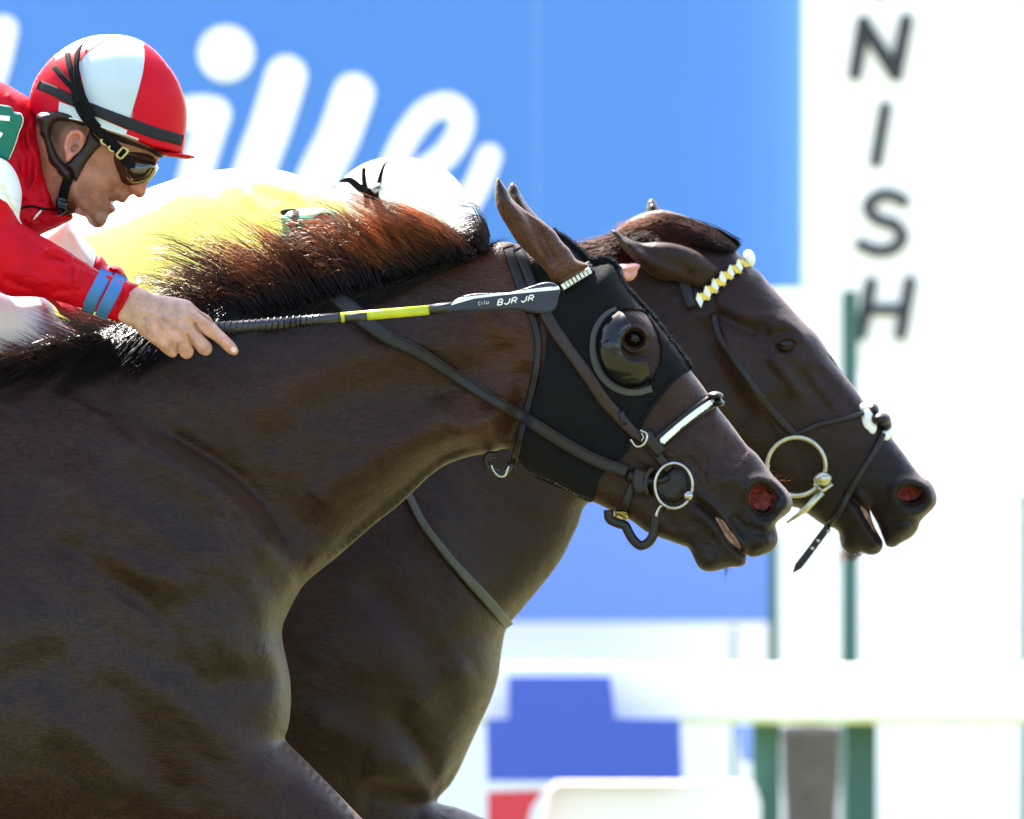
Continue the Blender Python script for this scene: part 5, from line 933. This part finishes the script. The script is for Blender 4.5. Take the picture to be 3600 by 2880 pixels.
h2_feats = [((f[0], f[1], f[2] * 1.15, f[3] * 1.15) + tuple(f[4:]) if f[0] in ('line', 'step') and f[2] >= 26 and np.mean([p[0] for p in f[1]]) < 2100 else f) for f in h2_feats]
h2_feats += [('noise', .5, (170, 80), .0015), ('noise', .35, (60, 26), .0004)]
h2_tints = [('blob', G((950, 1385), (1000, 1388), (1040, 1365)), 24, (.002, .001, .001), .9), ('poly', G((600, 1250), (760, 1180), (900, 1150), (1120, 1250), (1120, 1500), (900, 1620), (640, 1600)), 110, muz, .8), ('blob', L_((400, 380), (560, 280), (750, 240)), 60, (.10, .045, .022), .8), ('blob', L_((850, 330), (1100, 450), (1250, 520)), 50, (.02, .012, .01), .8), ('blob', G((500, 850), (650, 950), (800, 1050)), 60, (.055, .030, .022), .5), ('blob', G((60, 700), (150, 950), (280, 1150)), 110, (.052, .022, .016), .6)]  # nostril blob puts the shade of the lower pit into the coat colour
blob('body', h2_out, Y2, h2_T, [M['coat'], M['nostril'], M['lip_in']], h2_feats, sp=40, parent=h2, base=(.0160, .0070, .0048), tints=h2_tints, tk_=.36, key='h2', smooth_it=8,
  fine=[([(2050, 700), (3400, 900), (3400, 2100), (2500, 2100), (2050, 1600)], 7.0), ([(900, 1400), (2050, 1400), (2400, 1700), (1900, 2960), (900, 2960)], 13)],
  regions=[(G((926, 1350), (940, 1322), (975, 1306), (1012, 1318), (1034, 1336), (1015, 1354), (985, 1366), (950, 1364)), 1, True), (G((768, 1392), (792, 1410), (812, 1438), (828, 1478), (842, 1508), (828, 1500), (806, 1466), (784, 1430)), 2, True)])
ex, ey = L_((1632, 1215))[0]; eyeball(ex, ey, 'h2', Y2, (.029, .021, .0225), h2)
ear(L_((318, 342), (350, 345), (400, 380), (470, 415), (560, 440), (650, 435), (760, 440), (870, 465), (960, 500), (1050, 560), (1150, 650), (1180, 720), (1120, 780), (1020, 820), (930, 770), (820, 730), (700, 720), (600, 670), (520, 600), (450, 530), (390, 460), (345, 390)), Y2 - .085, .03, h2, [M['coat']], L_((400, 400), (520, 520), (700, 600), (900, 680)), L_((340, 355))[0], tintc=(.020, .0095, .006), off=[(2150, 810, -.01), (2300, 900, -.01), (2450, 960, .012), (2540, 1000, .045), (2480, 1020, .035), (2400, 860, 0)])
ear(L_((590, 195), (592, 150), (605, 118), (628, 105), (652, 125), (672, 160), (700, 200), (760, 290), (640, 290)), Y2 + .07, .02, h2, [M['coat']], L_((620, 150), (660, 230)), L_((628, 112))[0])
fl2 = [[(2575, 862), (2480, 800), (2390, 768), (2290, 752), (2180, 805)], [(2560, 868), (2440, 800), (2330, 775), (2200, 810)], [(2530, 868), (2420, 820), (2310, 800), (2180, 840)], [(2480, 850), (2380, 830), (2250, 830), (2100, 880)]]
FX = hair_from_guides(fl2, 3800, Y2, spread=(14, 9), K=12, clump=12, jit=9, wav=4, seed=41, lens=(.4, 1.05), key='h2', hug=.012)
m_hair('forelock', FX, (.010, .005, .004), (.16, .05, .018), h2, .0008, 'mane2')
FX = hair_from_guides([[(2200, 900), (2100, 930), (1980, 960)], [(2150, 860), (2050, 880), (1950, 900)], [(2300, 850), (2180, 870), (2060, 920)]], 1200, Y2, spread=(20, 14), K=8, clump=20, jit=14, wav=4, seed=42, key='h2', hug=.03)
m_hair('mane', FX, (.03, .011, .005), (.12, .036, .014), h2, .0008, 'mane2')
m_hair('chin_hair', hair_from_guides([G((690, 1590), (685, 1620), (690, 1650)), G((740, 1595), (725, 1625), (700, 1640)), G((780, 1595), (760, 1605), (730, 1630))], 60, Y2, spread=(8, 4), yroot=(-.01, .01), ytip=(-.02, .01), K=6, clump=5, jit=9, wav=2, seed=43, lens=(.5, 1.1)), c_red, (.4, .22, .14), h2, .0005)
# ------------------------------------------------------------------ far bridle
b2 = empty('bridle', W(2800, 1400, Y2 - .1), 'thin dark bridle with a yellow and white diamond browband and large bit ring', 'bridle')
mb = MB(); strap(mb, 'h2', L_((870, 700), (880, 780), (905, 860), (930, 930)), 44, .004, .006); mb.build('crown_strap', [M['leather']], b2, True)
bp2 = L_((970, 890), (1080, 790), (1190, 690), (1290, 620), (1365, 560))
mb = MB(); strap(mb, 'h2', bp2, 30, .004, .006); mb.build('browband', [M['leather']], b2, True)
P_ = catmull(bp2, False, 1.0); mb = MB(); nT = 13
for i in range(nT):
    c = P_[int((i + .5) / nT * (len(P_) - 1))]; a = P_[max(0, int(i / nT * (len(P_) - 1)))]; b = P_[int((i + 1) / nT * (len(P_) - 1)) if i < nT - 1 else -1]; tg = (b - a); L = np.linalg.norm(tg); tg /= L; nn = np.array([-tg[1], tg[0]])
    s1 = 1 if i % 2 else -1; q = [a + nn * s1 * 15 - tg * 8, a + nn * s1 * 4 + tg * (L * .5), b - nn * s1 * 15 + tg * 8, b - nn * s1 * 22 - tg * 8]
    q = [a - nn * 24 - tg * 6, a + nn * 12 + tg * 2, b + nn * 24 + tg * 6, b - nn * 12 - tg * 2] if i % 2 else [a - nn * 12 + tg * 2, a + nn * 24 - tg * 6, b + nn * 12 - tg * 2, b - nn * 24 + tg * 6]
    ys = surf_s('h2', *c) - .013; v = [W(k[0], k[1], Y2) for k in q]; mb.add([(x, ys, z) for x, _, z in v] + [(x, ys + .004, z) for x, _, z in v], [(3, 2, 1, 0), (0, 1, 5, 4), (1, 2, 6, 5), (2, 3, 7, 6), (3, 0, 4, 7)], i % 2)
mb.ball(W(*L_((1362, 565))[0], Y2 - .01), (.011, .02, .016), 0)
mb.build('browband_diamonds', [M['cream'], M['yellow_t']], b2)
mb = MB(); strap(mb, 'h2', G((130, 560), (150, 650), (200, 740), (270, 830), (350, 940), (420, 1020), (490, 1090)), [22, 22, 22, 26, 28, 28, 26], .004, .004); mb.build('cheek_strap', [M['leather']], b2, True)
mb = MB(); strap(mb, 'h2', G((480, 1085), (580, 1040), (690, 1015), (790, 988)), 17, .005, .004); strap(mb, 'h2', G((868, 1075), (830, 1150), (780, 1230), (730, 1310), (700, 1370), (660, 1440), (620, 1485)), 22, .005, .004)
mb.ball(W(*G((855, 1015))[0], Y2 - .035), (.018, .03, .012)); mb.ball(W(*G((878, 1040))[0], Y2 - .01), (.011, .03, .016)); mb.ball(W(*G((820, 975))[0], Y2 - .02), (.012, .03, .012)); mb.build('figure_eight_noseband', [M['leather']], b2, True)
mb = MB(); mb.ball(W(*G((800, 1020))[0], Y2 - .045), (.011, .009, .02)); mb.ball(W(*G((815, 1050))[0], Y2 - .043), (.010, .009, .015)); mb.ball(W(*G((790, 968))[0], Y2 - .03), (.014, .016, .009)); mb.ball(W(*G((885, 1075))[0], Y2 - .02), (.013, .014, .010)); mb.ball(W(*G((872, 1090))[0], Y2 - .03), (.010, .011, .009)); mb.build('fleece_pad', [M['cream']], b2, True)
c0 = N_((718, 575))[0]; rx, ry = 245 * .41744, 245 * .41744
mb = MB(); yr = Y2 - .085; pr = [W(c0[0] + rx * math.cos(q), c0[1] + ry * math.sin(q), yr) for q in [2 * math.pi * i / 56 for i in range(58)]]; mb.tube(pr, .0040, 10, 0, False); mb.ball(W(*N_((940, 680))[0], yr - .01), (.016, .014, .0125)); mb.build('bit_ring', [M['steel']], b2, True)
mb = MB(); a = [W(*p, yr - .008) for p in N_((870, 715), (935, 785), (1020, 722))]; mb.tube(a, .004, 8); mb.tube([W(*p, yr - .01) for p in N_((935, 790), (800, 930), (635, 1050))], [.007, .006, .002], 8); mb.build('bit_shank', [M['steel']], b2, True)
mb = MB(); P = catmull(N_((985, 1085), (920, 1170), (850, 1265), (770, 1370), (690, 1470)), False, 6); yq = Y2 - .02
nrm = np.array([.8, .6]); V = []; Fc = []
for i, p in enumerate(P):
    t = i / (len(P) - 1); hw = 13 * (1 if t < .85 else (1 - t) / .15 * .9 + .1); V += [W(*(p - nrm * hw), yq), W(*(p + nrm * hw), yq), W(*(p - nrm * hw), yq + .004), W(*(p + nrm * hw), yq + .004)]
for i in range(len(P) - 1): o = 4 * i; Fc += [(o + 1, o, o + 4, o + 5), (o + 2, o + 3, o + 7, o + 6), (o, o + 2, o + 6, o + 4), (o + 3, o + 1, o + 5, o + 7)]
mb.add(V, Fc); ln_ = mb.build('loose_strap_end', [M['leather']], b2)
mb = MB()
for p in N_((985, 1120), (900, 1200), (852, 1265)): mb.ball(W(*p, yq - .002), (.0035, .002, .0035), 0, 10, 6)
mb.build('strap_hole', [M['chrome']], ln_)
r2 = empty('reins', W(1600, 1900, Y2 - .15), 'thin grey yoke strap hanging down the chest of the far horse', 'strap')
mb = MB(); strap(mb, 'h2', A((840, 1000), (862, 1040), (890, 1095), (930, 1150), (985, 1215), (1030, 1265), (1062, 1305), (1072, 1320)), [26, 26, 26, 28, 30, 34, 36, 34], .005, .006); mb.build('strap_band', [mat('grey_webbing', (.045, .05, .04), .6)], r2, True)
# ------------------------------------------------------------------ far jockey
Y3 = .95
j2 = empty('person', W(400, 1500, Y3), 'person in yellow silks and white helmet crouching low behind the near horse mane', 'person')
back_out = [(-700, 1200), (-600, 900), (-100, 800), (200, 770), (320, 735), (420, 705), (500, 672), (560, 650), (640, 625), (740, 603), (840, 594), (930, 596), (1010, 606), (1080, 630), (1150, 655), (1230, 700), (1260, 780), (1250, 860), (1200, 960), (1000, 1100), (600, 1250), (100, 1350), (-500, 1400)]
blob('jacket', back_out, Y3, [(500, 900, .18, 190), (1100, 800, .11, 90), (-400, 1100, .2, 200), (800, 800, .16, 140)], [M['yellow_silk']], [('line', K_((840, 260), (760, 330), (730, 420)), 16, .016), ('line', K_((650, 200), (760, 230), (930, 290)), 14, -.014), ('line', K_((840, 190), (950, 260), (1010, 320)), 16, .014), ('line', K_((600, 200), (690, 310), (640, 480)), 24, .012), ('line', K_((200, 250), (300, 400), (260, 560)), 40, -.010), ('line', K_((420, 220), (460, 400), (420, 560)), 30, .010)], sp=11, parent=j2, key='t2', smooth_it=3)
blob('sleeve', [(1000, 760), (1060, 740), (1150, 760), (1300, 830), (1500, 930), (1750, 990), (1950, 1010), (2120, 960), (2140, 1010), (2000, 1070), (1700, 1080), (1400, 1040), (1150, 970), (1010, 880)], Y3 - .22, [(0, 0, .06, 60)], [M['yellow_silk']], [], sp=11, parent=j2, key='s2')
blob('arm_patch', K_((815, 345), (850, 318), (920, 305), (1040, 300), (1150, 330), (1200, 400), (1210, 480), (1100, 500), (900, 505), (835, 500), (818, 430)), Y3 - .24, [(0, 0, .05, 50)], [mat('bright_green_vinyl', (.008, .24, .10), .4)], [], sp=8, parent=j2, key='p2')
mb = MB(); strap(mb, 'p2', K_((900, 315), (885, 400), (892, 500)), 26, .002, .002); strap(mb, 'p2', K_((985, 420), (1040, 350), (1100, 350)), 22, .002, .002); strap(mb, 'p2', K_((1000, 430), (1080, 410), (1140, 405)), 24, .002, .002); mb.build('digit', [M['black']], j2)
blob('shoulder_trim', K_((805, 318), (850, 305), (905, 308), (850, 325), (820, 348)), Y3 - .29, [(0, 0, .01, 8)], [M['black']], sp=6, parent=j2)
h2l = empty('helmet', W(1400, 650, Y3), 'plain white riding helmet with loose black goggle straps, worn by the far jockey', 'helmet')
blob('shell', [(1170, 760), (1160, 700), (1190, 650), (1240, 600), (1290, 572), (1350, 556), (1420, 553), (1490, 566), (1560, 595), (1610, 640), (1640, 690), (1662, 740), (1700, 790), (1690, 830), (1600, 860), (1400, 870), (1230, 850)], Y3, [(0, 0, .11, 120)], [M['cap_y']], [], sp=9, parent=h2l, key='c2')
def hang(pts, wd, yy, t=.003): 
    mb = MB(); P = catmull(pts, False, 5); n = len(P); ws = np.interp(np.linspace(0, 1, n), np.linspace(0, 1, len(pts)), wd); V = []; Fc = []
    for i in range(n):
        tg = P[min(i + 1, n - 1)] - P[max(i - 1, 0)]; tg /= np.linalg.norm(tg); nn = np.array([-tg[1], tg[0]]) * ws[i] / 2
        V += [W(*(P[i] - nn), yy), W(*(P[i] + nn), yy), W(*(P[i] - nn), yy + t), W(*(P[i] + nn), yy + t)]
    for i in range(n - 1): o = 4 * i; Fc += [(o + 1, o, o + 4, o + 5), (o + 2, o + 3, o + 7, o + 6), (o, o + 2, o + 6, o + 4), (o + 3, o + 1, o + 5, o + 7)]
    Fc += [(0, 1, 3, 2), (4 * n - 4, 4 * n - 2, 4 * n - 1, 4 * n - 3)]
    mb.add(V, Fc); return mb.build('goggle_strap', [M['black']], h2l)
hang(K_((1150, 148), (1200, 138), (1270, 185), (1340, 225), (1380, 290), (1400, 350)), [10, 26, 28, 30, 32, 32], Y3 - .135)
hang(K_((1292, 65), (1292, 120), (1300, 190), (1315, 300)), [16, 18, 20, 22], Y3 - .14)
hang(K_((1448, 12), (1415, 45), (1395, 95), (1380, 160), (1365, 230), (1380, 300)), [4, 12, 15, 17, 20, 24], Y3 - .145)
mb = MB(); mb.tube([W(*p, Y3 - .15) for p in K_((1345, 205), (1350, 180), (1388, 165), (1395, 185), (1352, 210))], .003, 8); mb.build('strap_buckle', [M['chrome']], h2l)
# his hand between the ears of the near horse
blob('hand', L_((300, 640), (380, 605), (450, 600), (520, 598), (542, 612), (525, 640), (510, 690), (480, 722), (440, 730), (400, 700), (340, 720)), Y2 - .13, [(0, 0, .018, 16)], [M['skin']], [('line', L_((440, 668), (480, 655), (520, 648)), 4, -.006), ('line', L_((400, 640), (460, 625), (520, 615)), 6, .004)], sp=5, parent=j2, base=(.62, .30, .24))
blob('saddle_towel', [(-500, 1250), (120, 1110), (220, 1130), (330, 1190), (280, 1260), (60, 1290), (-400, 1400)], .14, [(0, 0, .02, 14)], [mat('blue_towel', (.10, .09, .55), .8, noise=.6, nscale=60)], sp=14, raw=False)
o = bpy.data.objects['saddle_towel']; setp(o, 'blue and white saddle towel glimpsed through the mane at the left edge', 'towel')
